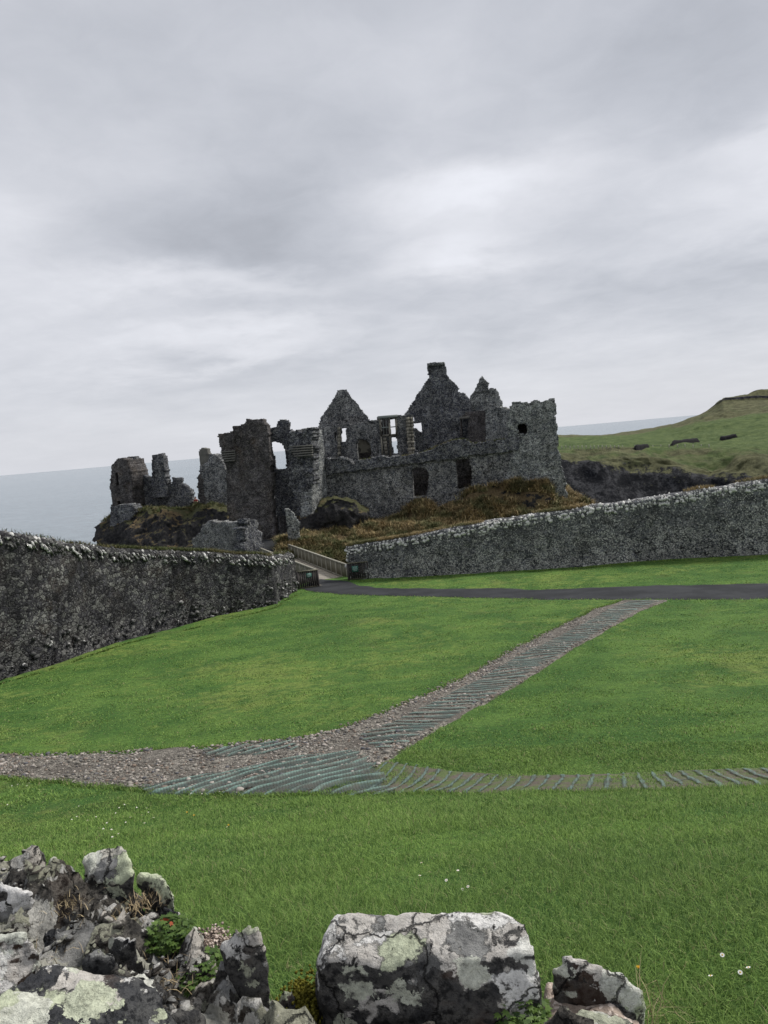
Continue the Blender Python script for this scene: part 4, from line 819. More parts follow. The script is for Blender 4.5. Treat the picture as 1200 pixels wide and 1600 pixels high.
# gable turret between the chimney gable and the corner tower
gt = thing('gable_ruin', 'small pointed gable with a flat-topped shoulder, between chimney gable and corner tower', 'ruined gable', base_of(765, 690, 92))
panel('gable_wall', gt, (730, 95), (786, 94), [(733, 622), (741, 611), (748, 609), (765, 609), (765, 606), (772, 607), (779, 616), (784, 628), (785, 640), (786, 700), (733, 700)], M['castle_light'], 1.6, holes=[[(748, 628), (750, 627.7), (750.3, 630), (748.3, 630)]], seed=23)
panel('pointed_cap', gt, (738, 94.5), (768, 94.1), [(741, 612), (745, 600), (749, 592), (754, 587), (759, 593), (765, 603), (765, 611), (752, 612)], M['castle_light'], 1.1, seed=24, rag=.12)
panel('side_wall', gt, (756, 89.4), (800, 86.5), [(758, 640), (770, 636), (785, 637), (795, 641), (800, 641), (800, 705), (760, 705)], M['castle_light'], 1.0, seed=25)
panel('alcove_wall', gt, (716, 93.2), (762, 92.2), [(719, 652), (727, 648), (728, 644), (738, 643), (760, 640), (760, 705), (719, 705)], M['castle_brown'], .8, holes=[[(721, 655), (731, 654), (732, 690), (722, 692)]], seed=26)
pbar('lintel', (718, 653.5), (733, 652), 92.7, .4, .28, M['dressed'], gt)

# far left ruins
lr = thing('seaward_ruin', 'jagged ruin at the far left above the sea with two chimney stacks', 'castle ruin', base_of(235, 800, 106))
panel('end_tower', lr, (171, 104.5), (216, 103.5), [(172, 750), (175, 730), (180, 718), (188, 716), (198, 718), (206, 740), (209, 790), (205, 792), (206, 870), (173, 870), (173, 788), (175, 786), (172, 765)], M['castle_brown'], 4.5, holes=[[(180, 745), (184, 738), (186, 758), (182, 762)], [(182, 783), (188, 783), (189, 788), (182, 788)]], seed=27, rag=.16)
panel('lower_masonry', lr, (171, 100.5), (214, 99.5), [(172, 792), (190, 788), (208, 790), (212, 800), (204, 812), (199, 850), (199, 880), (174, 880)], M['castle'], 2.0, proud=.0, seed=28)
panel('ruin_wall', lr, (195, 107), (304, 105.5), [(196, 722), (200, 730), (214, 731), (219, 738), (227, 743), (239, 745), (258, 748), (261, 757), (284, 757), (290, 761), (297, 767), (301, 780), (302, 792), (302, 806), (196, 815)], M['castle'], 1.3, holes=[[(206, 748), (212, 746), (217, 754), (214, 757), (208, 755)], [(212, 778), (215, 777), (216, 784), (213, 785)]], seed=29, rag=.16)
panel('chimney_stack', lr, (197, 106.4), (216, 106.2), [(200, 715), (204, 713), (211, 713), (213, 717), (215, 742), (200, 744)], M['castle'], 1.3, seed=30, rag=.08)
panel('chimney_stack', lr, (236, 105.4), (262, 105.2), [(238, 712), (244, 710), (251, 709), (254, 712), (260, 756), (261, 778), (237, 778), (237, 745)], M['castle'], 1.8, seed=31, rag=.08)
panel('wall_stub', lr, (266, 106), (288, 106), [(269, 747), (284, 746), (285, 760), (269, 760)], M['castle'], .9, seed=32, rag=.08)
sr = thing('stub_ruin', 'narrow stub of ruined wall with a round chimney pot, left of the gatehouse', 'castle ruin', base_of(330, 790, 98))
panel('stub_wall', sr, (308, 98), (358, 96.5), [(310, 735), (313, 728), (325, 722), (326, 712), (337, 710), (347, 722), (351, 730), (356, 740), (360, 810), (324, 810), (320, 765), (316, 745)], M['castle_mid'], 2.2, seed=33, rag=.16)
panel('lower_pier', sr, (307, 99.4), (330, 99), [(308, 747), (313, 742), (319, 745), (324, 760), (326, 800), (312, 800), (311, 783), (309, 765)], M['castle_brown'], 1.2, seed=34, rag=.15)
panel('chimney_stack', sr, (308, 98.6), (330, 98.4), [(311, 703), (316, 700), (323, 701), (326, 712), (326, 742), (315, 742), (313, 728)], M['dressed'], 1.3, seed=35, rag=.06)

# ------------------------------------------------------------------ footbridge
R0 = P(544, 907, 49.8); R1 = P(452.5, 868.5, 70.0); dirb = (R1-R0)/np.linalg.norm((R1-R0)[:2]); side = np.array([-dirb[1], dirb[0], 0]); side = side/np.linalg.norm(side)
if side[0] > 0: side = -side
L0g = G(np.array([497.0]), np.array([917.0]))[0]
L0 = L0g+np.array([0, 0, 0]); Wb = abs(np.dot(L0-R0, side)); L0 = L0+dirb*0; L1 = R1+side*Wb
fb = thing('footbridge', 'timber footbridge with boarded railings crossing the gap to the gatehouse', 'footbridge', (R0+L0)/2)
mb = MB(); nb = 130
for k in range(nb):
    f = (k+.5)/nb; a1 = R0*(1-f)+R1*f; b1 = L0*(1-f)+L1*f; mb.box((a1+b1)/2+np.array([0, 0, .03]), b1-a1, (R1-R0)/nb*.95, (0, 0, .05))
add('deck', mb.mesh('deck'), M['deck'], fb)
mb = MB(); mb.bar(R0+side*.2-[0, 0, .25], R1+side*.2-[0, 0, .25], .2, .4); mb.bar(L0-side*.2-[0, 0, .25], L1-side*.2-[0, 0, .25], .2, .4); add('girders', mb.mesh('girders'), M['wood_dark'], fb)
def railing(par, a, b, H, board_m, rail_m, posts):
    rl = bpy.data.objects.new('railing', None); COL.objects.link(rl); rl.location = par.location; rl.parent = par; rl.matrix_parent_inverse = Matrix.Translation(par.location).inverted()
    mb = MB(); mb.bar(a+[0, 0, H], b+[0, 0, H], .15, .07); add('handrail', mb.mesh('handrail'), rail_m, rl)
    mb = MB(); mb.bar(a+[0, 0, .10], b+[0, 0, .10], .07, .10); add('bottom_rail', mb.mesh('bottom_rail'), rail_m, rl)
    d = b-a; Lr = np.linalg.norm(d); n = int(Lr/.125); mb = MB(); e_ = d/Lr
    for k in range(n):
        c = a+d*(k+.5)/n; h = H-.14; mb.box(c+np.array([0, 0, .12+h/2]), e_*.092, np.array([-e_[1], e_[0], 0])*.022, (0, 0, h))
    add('boarding', mb.mesh('boarding'), board_m, rl)
    for k in range(posts+1):
        c = a+d*k/posts; mb = MB(); mb.box(c+np.array([0, 0, H/2-.15]), e_*.09, np.array([-e_[1], e_[0], 0])*.13, (0, 0, H+.3)); add('post', mb.mesh('post'), rail_m, rl)
    return rl
railing(fb, R0, R1, 1.1, M['wood_mid'], M['wood_pale'], 14)
railing(fb, L0, L1, 1.1, M['wood_mid'], M['wood_pale'], 14)
def end_panel(label, a, b, H, sg):
    th = thing('gate_panel', label, 'fence panel', (a+b)/2)
    d = b-a; Lr = np.linalg.norm(d); e_ = d/Lr; nn = np.array([e_[1], -e_[0], 0]);  nn = nn/np.linalg.norm(nn); nn = nn if nn[1] < 0 else -nn
    n = int(Lr/.14); rg = np.random.default_rng(int(Lr*1000))
    mb = MB()
    for k in range(n): mb.box(a+d*(k+.5)/n+np.array([0, 0, .1+(H-.12)/2]), e_*.105, nn*.025, (0, 0, H-.12+rg.uniform(-.02, .02)))
    add('boards', mb.mesh('boards'), M['wood_dark'], th)
    mb = MB(); mb.bar(a+[0, 0, H+.02], b+[0, 0, H+.02], .12, .06); add('top_rail', mb.mesh('top_rail'), M['wood_mid'], th)
    mb = MB(); mb.bar(a+[0, 0, .08]-nn*.04, b+[0, 0, .08]-nn*.04, .05, .1); add('bottom_rail', mb.mesh('bottom_rail'), M['wood_mid'], th)
    for c in (a, b): mb = MB(); mb.box(c+np.array([0, 0, H/2-.1]), e_*.1, nn*.1, (0, 0, H+.2)); add('post', mb.mesh('post'), M['wood_dark'], th)
    # sign
    s = thing('notice_sign', sg[4], 'sign', a+d*sg[0]+np.array([0, 0, sg[1]])+nn*.035, 'green notices on the bridge gates')
    c = a+d*sg[0]+np.array([0, 0, sg[1]])+nn*.035
    mb = MB(); mb.box(c, e_*sg[2], nn*.02, (0, 0, sg[3])); add('sign_board', mb.mesh('sign_board'), M['sign_green'], s)
    for k in range(5):
        mb = MB(); z_ = sg[3]*(.34-.16*k); wl = sg[2]*(.78, .6, .82, .7, .5)[k]
        for q in np.linspace(-.5, .5, 9)[:-1]: mb.box(c+nn*.014+e_*(wl*(q+.06))+np.array([0, 0, z_]), e_*wl*.085, nn*.006, (0, 0, sg[3]*.075))
        add('print_line', mb.mesh('print_line'), M['sign_text'], s)
ga = G(np.array([467., 498., 545., 576.]), np.array([921., 917., 907., 904.]))
end_panel('small dark boarded fence panel left of the bridge mouth, against the dark wall', ga[0], ga[1], 1.10, (.55, .82, .36, .28, 'small dark green notice on the left bridge gate panel'))
end_panel('wide dark boarded fence panel right of the bridge mouth, against the grey wall', ga[2], ga[3], 1.13, (.36, .74, .42, .40, 'square green notice with pale print on the right bridge gate panel'))

# ------------------------------------------------------------------ headland fence, banks
fc = thing('wire_fence', 'long wire fence with pale posts along the clifftop field across the bay', 'fence', on_surf(HV, 950, 702))
pl = []
for x in np.r_[np.arange(878, 1012, 6.3), np.arange(1020, 1110, 12.5)]:
    y = np.interp(x, [878, 960, 1010, 1110], [701.5, 701, 700.5, 699.5]); p_ = on_surf(HV, x, y); pl.append(p_)
    mb = MB(); mb.box(p_+np.array([0, -.3, .45]), (.22, 0, 0), (0, .22, 0), (0, 0, 1.5)); add('post', mb.mesh('post'), M['post'], fc)
mb = MB()
for p_, q_ in zip(pl[:-1], pl[1:]):
    for h in (.5, .95): mb.bar(p_+np.array([0, -.3, h]), q_+np.array([0, -.3, h]), .03, .035)
add('wires', mb.mesh('wires'), M['wire'], fc)
def bank(px0, px1, py0, py1, H, label, seed):
    a = on_surf(HV, px0, py0); b = on_surf(HV, px1, py1); n = 40; rg = np.random.default_rng(seed); d = b-a
    rows = []
    prof = [(-1.4, -1), (-1.1, .6), (-.9, .95), (0, 1.05), (.9, .9), (1.2, -1)]
    for (o_, hh) in prof:
        s = np.linspace(0, 1, n); ends = np.clip(np.minimum(s, 1-s)/.08, .15, 1)**.6
        r_ = a+d*s[:, None]; r_[:, 1] += o_*1.2; r_[:, 2] += hh*H*ends*(1 if hh > 0 else 1); r_ += fbm(r_, .5, 3, seed)[:, None]*.22*np.array([0, 1, 1]); rows.append(r_)
    V = np.stack(rows).reshape(-1, 3); caps = []
    for c in (0, n-1): caps.append([c, c+n, c+4*n, c+5*n]); caps.append([c+n, c+2*n, c+3*n, c+4*n])
    o = add('stone_bank', mesh_np('stone_bank', V, [gridfaces(len(prof), n), np.array(caps)]), M['black_bank']); tag(o, label, 'stone bank', 'low black banks in the clifftop field')
bank(992, 1013, 702, 700.5, 1.6, 'short black bank in the clifftop field, nearest the castle', 1)
bank(1049, 1091, 696.5, 692, 1.9, 'longest of the three black banks, in the middle of the clifftop field', 2)
bank(1126, 1149, 686.5, 683.5, 1.4, 'small humped black bank farthest right in the clifftop field', 3)

# ------------------------------------------------------------------ person in the gap between the far ruins
def skinned(name, pts, edges, rad, m, root=0, parent=None, sub=1):
    me = bpy.data.meshes.new(name); me.from_pydata([tuple(p_) for p_ in pts], edges, []); o = bpy.data.objects.new(name, me); COL.objects.link(o)
    md = o.modifiers.new('skin', 'SKIN'); o.modifiers.new('sub', 'SUBSURF').levels = sub
    for i, r_ in enumerate(rad): me.skin_vertices[0].data[i].radius = (r_, r_)
    me.skin_vertices[0].data[root].use_root = True
    dg = bpy.context.evaluated_depsgraph_get(); m2 = bpy.data.meshes.new_from_object(o.evaluated_get(dg)); bpy.data.objects.remove(o)
    for pg in m2.polygons: pg.use_smooth = True
    m2.materials.clear(); return add(name, m2, m, parent)
pc = P(305.5, 778, 103.0); hz = pc[2]; ft = hz-1.62
pe = thing('person', 'tiny person in a red jacket standing in the gap between the far ruins', 'person', (pc[0], pc[1], ft))
X0, Y0 = pc[0], pc[1]
pts = [(0, 0, .95), (0, 0, 1.15), (0, -.02, 1.38), (0, -.03, 1.50), (0, -.05, 1.63), (0, -.05, 1.72), (-.19, 0, 1.38), (-.27, -.05, 1.12), (-.22, -.25, .98), (.19, 0, 1.38), (.28, -.1, 1.14), (.2, -.3, 1.06), (-.1, 0, .9), (-.11, -.03, .5), (-.11, 0, .08), (-.11, -.14, .04), (.1, 0, .9), (.12, -.05, .5), (.12, 0, .08), (.12, -.14, .04)]
eds = [(0, 1), (1, 2), (2, 3), (3, 4), (4, 5), (2, 6), (6, 7), (7, 8), (2, 9), (9, 10), (10, 11), (0, 12), (12, 13), (13, 14), (14, 15), (0, 16), (16, 17), (17, 18), (18, 19)]
rad = [.15, .15, .16, .06, .095, .08, .075, .055, .035, .075, .055, .035, .1, .065, .045, .04, .1, .065, .045, .04]
M['trouser'] = mat('dark trousers', lambda t: princ(t, (0.02, .02, .028), .9)); M['jacket'] = mat('red jacket', lambda t: princ(t, (0.22, 0.035, 0.035), .8)); M['skin'] = mat('skin', lambda t: princ(t, (0.42, 0.25, 0.19), .6)); M['hair'] = mat('dark hair', lambda t: princ(t, (0.015, .012, .01), .8))
pw = [(X0+a_, Y0+b, ft+c) for a_, b, c in pts]
body = skinned('body', pw, eds, rad, M['skin'], 0, pe)
skinned('jacket', [pw[i] for i in (0, 1, 2, 6, 7, 9, 10)], [(0, 1), (1, 2), (2, 3), (3, 4), (2, 5), (5, 6)], [.18, .18, .18, .10, .075, .10, .075], M['jacket'], 0, pe)
skinned('trousers', [pw[i] for i in (0, 12, 13, 14, 16, 17, 18)], [(0, 1), (1, 2), (2, 3), (0, 4), (4, 5), (5, 6)], [.17, .12, .085, .065, .12, .085, .065], M['trouser'], 0, pe)
bm = bmesh.new(); bmesh.ops.create_icosphere(bm, subdivisions=2, radius=.12, matrix=Matrix.Translation((X0, Y0+.02, ft+1.69))); me = bpy.data.meshes.new('hair'); bm.to_mesh(me); bm.free(); add('hair', me, M['hair'], pe)

# ------------------------------------------------------------------ foreground stones
def rock(name, label, pts, m, zb=-1.35, vox=.007, seed=0, rough=.016, cat='boulder', tilt=0, extra=(), inset=.9, grp=None):
    W = [PZ(a_, b, c) for a_, b, c in pts]; W = np.array(W); c0 = W.mean(0); jr = np.random.default_rng(seed+500); W[:, 2] += jr.uniform(-.012, .012, len(W)); W = np.r_[W, [c0+np.array([jr.uniform(-.02, .02), jr.uniform(-.02, .02), jr.uniform(.004, .02)])]]
    heap = (c0[0] < -.35 and inset == .9)
    if heap: zb, inset = c0[2]-.18, 1.12
    low = W.copy(); low[:, :2] = c0[:2]+(low[:, :2]-c0[:2])*inset; low[:, 2] = zb
    mid = W.copy(); mid[:, :2] = c0[:2]+(mid[:, :2]-c0[:2])*1.03; mid[:, 2] -= .05
    if heap: mid[:, :2] = c0[:2]+(W[:, :2]-c0[:2])*1.04; mid[:, 2] -= .02
    allp = np.concatenate([W, mid, low]+([np.array([PZ(*e_) for e_ in extra])] if len(extra) else []))
    bm = bmesh.new()
    for v in allp: bm.verts.new(v)
    bmesh.ops.convex_hull(bm, input=bm.verts); bmesh.ops.delete(bm, geom=[v for v in bm.verts if not v.link_faces], context='VERTS')
    me = bpy.data.meshes.new(name); bm.to_mesh(me); bm.free(); o = bpy.data.objects.new(name, me); COL.objects.link(o)
    rm = o.modifiers.new('r', 'REMESH'); rm.mode = 'VOXEL'; rm.voxel_size = vox; sm = o.modifiers.new('s', 'SMOOTH'); sm.factor = .5; sm.iterations = 1
    dg = bpy.context.evaluated_depsgraph_get(); m2 = bpy.data.meshes.new_from_object(o.evaluated_get(dg)); bpy.data.objects.remove(o)
    n = len(m2.vertices); co = np.zeros(n*3, np.float32); m2.vertices.foreach_get('co', co); co = co.reshape(-1, 3).astype(float)
    no = np.zeros(n*3, np.float32); m2.vertex_normals.foreach_get('vector', no); no = no.reshape(-1, 3)
    # chipped facets: quantised noise + rough grain
    f1 = fbm(co, 4.5, 2, seed, .5); f1 = .55*f1+.45*np.round(fbm(co+.02*f1[:, None], 9, 2, seed+3)*3.2)/3.2; f2 = fbm(co, 26, 4, seed+5, .7); led = np.abs(vn(co*np.array([7, 7, 14]), seed+8))
    d = rough*((.62 if vox > .008 else .45)*f1+.42*f2-.9*np.clip(.10-led, 0, .10)*6*.5)
    co = co+no*d[:, None]; m2.vertices.foreach_set('co', co.astype(np.float32).ravel()); m2.update()
    m2.polygons.foreach_set('use_smooth', np.ones(len(m2.polygons), bool)); m2.materials.clear()
    o = add(name, m2, m); return tag(o, label, cat, grp)
rock('boulder', 'biggest block, flat-topped with grey-green and white lichen, bottom centre', [(527, 1436, -.955), (600, 1432, -.95), (700, 1425, -.95), (790, 1426, -.95), (822, 1450, -.96), (838, 1500, -.99), (842, 1545, -1.03), (845, 1600, -1.10), (760, 1600, -1.09), (700, 1560, -1.05), (600, 1515, -.995), (500, 1500, -.985), (504, 1462, -.965)], M['rock_a'], -1.40, seed=1, rough=.009, extra=((480, 1612, -1.25), (560, 1640, -1.22), (800, 1650, -1.2), (488, 1560, -1.15)), inset=1.0)
rock('boulder', 'upright grey stone with a brown right edge, left of the biggest block', [(345, 1462, -.93), (366, 1447, -.91), (400, 1442, -.90), (412, 1466, -.92), (418, 1500, -.97), (412, 1520, -1.0), (390, 1515, -.98), (352, 1500, -.96)], M['rock_b'], -1.45, seed=52, inset=.95, rough=.010)
rock('boulder', 'rounded stone with thick pale green lichen at the top of the left heap', [(126, 1342, -.93), (146, 1322, -.92), (190, 1319, -.91), (203, 1340, -.925), (209, 1378, -.97), (170, 1388, -.98), (140, 1368, -.96)], M['rock_c'], -1.3, seed=3)
rock('boulder', 'sloping pale slab on the right shoulder of the left heap', [(212, 1358, -.97), (228, 1353, -.97), (262, 1378, -.98), (275, 1408, -1.01), (250, 1412, -1.03), (222, 1385, -1.01)], M['rock_c'], -1.3, seed=4, rough=.012)
rock('boulder', 'broad white-topped stone at the left edge, middle height of the heap', [(-60, 1385, -.92), (0, 1381, -.92), (38, 1387, -.93), (54, 1406, -.95), (60, 1440, -1.0), (20, 1448, -1.0), (-60, 1450, -1.0)], M['rock_w'], -1.35, seed=5)
rock('boulder', 'brightest white stone with a rusty brown patch at the left edge', [(-50, 1460, -.89), (0, 1456, -.89), (42, 1457, -.90), (62, 1486, -.93), (64, 1510, -.96), (10, 1552, -.98), (-50, 1560, -.98)], M['rock_w'], -1.3, seed=6)
rock('boulder', 'largest dark slab with white lichen islands in the bottom left corner', [(-60, 1585, -.82), (0, 1552, -.83), (60, 1517, -.85), (90, 1506, -.86), (150, 1520, -.875), (200, 1522, -.89), (236, 1535, -.90), (268, 1580, -.93), (280, 1620, -.95), (270, 1670, -.97), (-60, 1670, -.9)], M['rock_m'], -1.3, seed=7, rough=.016)
rock('boulder', 'small rounded stone with a pale rim in the middle of the left heap', [(163, 1466, -.95), (186, 1458, -.94), (213, 1474, -.95), (224, 1498, -.98), (214, 1512, -1.0), (180, 1500, -.98)], M['rock_b'], -1.25, vox=.006, seed=8, rough=.01)
rock('boulder', 'small dark stone with one round white spot above the bottom slab', [(122, 1493, -.93), (150, 1484, -.93), (185, 1490, -.935), (192, 1510, -.96), (165, 1518, -.96), (130, 1512, -.95)], M['rock_m'], -1.25, vox=.006, seed=9, rough=.01)
rock('boulder', 'dark stone with a pale stripe at the left edge, top of the heap', [(-50, 1352, -.97), (0, 1350, -.97), (30, 1336, -.96), (45, 1347, -.975), (46, 1376, -1.0), (-50, 1382, -1.02)], M['rock_m'], -1.35, seed=10)
rock('boulder', 'small pointed dark stone, highest of the left heap', [(30, 1332, -.96), (46, 1319, -.945), (58, 1320, -.945), (76, 1338, -.97), (60, 1346, -.98)], M['rock_d'], -1.3, vox=.006, seed=11, rough=.012)
rock('boulder', 'grey mottled stone just left of the pale green one', [(60, 1352, -.965), (82, 1343, -.96), (112, 1352, -.965), (128, 1372, -.98), (110, 1400, -1.01), (72, 1395, -1.0)], M['rock_b'], -1.3, seed=12)
rock('boulder', 'dark narrow stone standing behind the white-topped stone', [(62, 1405, -.99), (86, 1398, -.98), (100, 1412, -1.0), (96, 1440, -1.03), (70, 1440, -1.03)], M['rock_d'], -1.3, vox=.007, seed=13)
rock('boulder', 'black angular stone in the hollow of the left heap', [(98, 1430, -.99), (120, 1424, -.98), (138, 1440, -1.0), (136, 1470, -1.03), (104, 1468, -1.02)], M['rock_d'], -1.3, vox=.007, seed=14)
rock('boulder', 'dark ridge stone with a white edge above the green herb', [(238, 1412, -1.02), (262, 1412, -1.01), (300, 1440, -1.03), (312, 1456, -1.05), (292, 1462, -1.06), (250, 1436, -1.05)], M['rock_m'], -1.3, vox=.007, seed=15, rough=.01)
rock('boulder', 'plain dark grey stone at the bottom edge, right of the dark slab', [(240, 1612, -.99), (286, 1572, -.97), (314, 1566, -.965), (322, 1595, -.99), (320, 1660, -1.03), (240, 1660, -1.02)], M['rock_d'], -1.35, seed=16)
rock('boulder', 'pale grey rounded stone at the bottom edge, left of the biggest block', [(370, 1592, -1.06), (386, 1568, -1.05), (410, 1564, -1.05), (434, 1580, -1.06), (448, 1605, -1.08), (450, 1650, -1.12), (370, 1650, -1.12)], M['rock_b'], -1.4, seed=17, rough=.01)
rock('boulder', 'long sloping stone with white crust, right of the biggest block', [(860, 1512, -1.04), (880, 1497, -1.03), (930, 1504, -1.04), (974, 1526, -1.06), (1004, 1541, -1.08), (1008, 1566, -1.11), (960, 1566, -1.10), (905, 1550, -1.09), (866, 1532, -1.07)], M['rock_a'], -1.155, seed=18, rough=.008)
rock('boulder', 'grey stone at the bottom edge under the long sloping one', [(856, 1584, -1.07), (880, 1572, -1.06), (940, 1578, -1.065), (992, 1592, -1.08), (1012, 1650, -1.13), (850, 1650, -1.12)], M['rock_b'], -1.4, seed=19)
rock('boulder', 'small dark stone set in pink mortar, right of the biggest block', [(860, 1530, -1.10), (878, 1524, -1.09), (902, 1548, -1.11), (898, 1562, -1.13), (862, 1560, -1.13)], M['rock_d'], -1.4, vox=.006, seed=20, rough=.008)
rock('boulder', 'dark thin stone lying in pink mortar below the long sloping one', [(940, 1562, -1.10), (970, 1562, -1.10), (1000, 1580, -1.12), (990, 1590, -1.13), (945, 1576, -1.12)], M['rock_d'], -1.4, vox=.006, seed=21, rough=.008)
for lab, pts_, mm, sd in (
    ('mottled stone between the pale green one and the sloping slab', [(170, 1392, -1.0), (205, 1388, -.995), (226, 1402, -1.01), (214, 1422, -1.03), (176, 1418, -1.03)], 'rock_m', 31),
    ('brown-black lump in the centre of the left heap under the mottled stone', [(128, 1402, -1.0), (160, 1398, -.995), (176, 1420, -1.02), (150, 1440, -1.04), (124, 1430, -1.03)], 'rock_d', 32),
    ('grey crusted stone at the right end of the heap beside the mortar crumbs', [(268, 1440, -1.03), (300, 1448, -1.03), (336, 1470, -1.05), (330, 1490, -1.07), (290, 1476, -1.06)], 'rock_b', 33),
    ('small grey stone in the shadow right of the white-topped stone', [(66, 1448, -.98), (92, 1446, -.98), (104, 1470, -1.0), (84, 1490, -1.02), (66, 1478, -1.01)], 'rock_m', 34),
    ('low dark stone behind the bottom slab, right of the round white spot', [(196, 1516, -.97), (226, 1510, -.965), (250, 1528, -.98), (262, 1556, -1.0), (240, 1560, -1.0), (206, 1534, -.98)], 'rock_d', 35)):
    rock('boulder', lab, pts_, M[mm], -1.3, vox=.006, seed=sd, rough=.013)
rock('boulder', 'black and white flecked chunk beside the yellow moss', [(428, 1560, -1.08), (440, 1548, -1.07), (456, 1552, -1.08), (470, 1580, -1.11), (452, 1592, -1.12), (432, 1578, -1.1)], M['rock_m'], -1.4, vox=.006, seed=22, rough=.012)

# rubble wall body under the stones
far_edge = [(-120, 1352), (0, 1358), (50, 1336), (120, 1350), (200, 1378), (270, 1420), (340, 1478), (400, 1556), (450, 1566), (500, 1575), (850, 1552), (860, 1545), (940, 1566), (1010, 1580), (1045, 1602), (1060, 1640), (1060, 1750), (-120, 1750)]
fe = np.array([PZ(a_, b+6, -1.0 if a_ < 300 else -1.06) for a_, b in far_edge])[:, :2]; fe = np.r_[fe, [[fe[-2][0], .55]], [[fe[0][0], .55]]]
xs = np.arange(-1.9, 1.1, .012); ys = np.arange(.5, 2.3, .012); X, Y = np.meshgrid(xs, ys)
ins = inpoly(X, Y, fe).astype(float)
for _ in range(4): ins = (ins+np.roll(ins, 1, 0)+np.roll(ins, -1, 0)+np.roll(ins, 1, 1)+np.roll(ins, -1, 1))/5
HB = lambda x: -1.07+.075*np.clip((-x-.30)/.25, 0, 1)+np.clip(-x-.6, 0, 1)*.06
h = HB(X)+.05*fbm(p3(X, Y), 11, 5, 3, .66)+.022*np.round(fbm(p3(X, Y), 16, 2, 19)*2.5)/2.5
Z = -1.95*(1-ins)+h*ins; keep = ins > .02
nid = gridfaces(len(ys), len(xs)); km = keep.ravel()[nid].any(1); nid = nid[km]; Vr = np.stack([X, Y, Z], -1).reshape(-1, 3); used = np.unique(nid); mp = np.full(len(Vr), -1); mp[used] = np.arange(len(used)); Vr = Vr[used]
Vr = Vr+np.stack([fbm(Vr, 12, 3, 5), fbm(Vr, 12, 3, 6), 0*Vr[:, 0]], -1)*.02
rw = thing('rubble_wall', 'low broken rubble wall under the lichened boulders in the foreground', 'stone wall', (0, 1.2, -1.9))
add('wall_core', mesh_np('wall_core', Vr, [mp[nid]]), M['rubble'], rw)
# mortar bed on the right side
q = np.array([PZ(a_, b, -1.12) for a_, b in ((842, 1536), (862, 1532), (905, 1556), (1005, 1572), (1015, 1600), (860, 1620), (838, 1600))])[:, :2]
xs = np.arange(q[:, 0].min()-.02, q[:, 0].max()+.02, .006); ys = np.arange(q[:, 1].min()-.02, q[:, 1].max()+.02, .006); X, Y = np.meshgrid(xs, ys)
ins = inpoly(X, Y, q).astype(float)
for _ in range(3): ins = (ins+np.roll(ins, 1, 0)+np.roll(ins, -1, 0)+np.roll(ins, 1, 1)+np.roll(ins, -1, 1))/5
Z = -1.40+ins*(.285+.02*fbm(p3(X, Y), 20, 3, 2)); add('mortar_bed', mesh_np('mortar_bed', np.stack([X, Y, Z], -1).reshape(-1, 3), [gridfaces(len(ys), len(xs))], smooth=True), M['mortar'], rw)
mp2 = np.array([PZ(a_, b, -1.03) for a_, b in ((308, 1455), (330, 1450), (350, 1470), (350, 1500), (320, 1500), (305, 1480))])
V, Fx, r = lumps(mp2.mean(0)+np.random.default_rng(1).normal(0, 1, (900, 3))*np.array([.018, .022, .006]), np.random.default_rng(2).uniform(.0012, .004, (900, 1))*np.ones((1, 3)), 3)
add('mortar_crumbs', mesh_np('mortar_crumbs', V, [Fx], {'rnd': r}), M['mortar'], rw)
# small stones wedged between the boulders
rg = np.random.default_rng(15); n = 420; px_ = rg.uniform(-20, 335, n); py_ = rg.uniform(1340, 1600, n)
pp = np.array([PZ(a_, b, -1.03) for a_, b in zip(px_, py_)]); k = inpoly(pp[:, 0], pp[:, 1]+.02, fe); pp = pp[k]; s_ = rg.gamma(2.2, .0022, len(pp))+.0025
pp[:, 2] = HB(pp[:, 0])+.05*fbm(p3(pp[:, 0], pp[:, 1]), 11, 5, 3, .66)+s_*.4
V, Fx, r = lumps(pp, np.stack([s_*1.7, s_, s_*.7], -1)*rg.uniform(.6, 1.3, (len(pp), 3)), 5, .42); add('wedged_chips', mesh_np('wedged_chips', V, [Fx], {'rnd': r}), M['rubble'], rw)

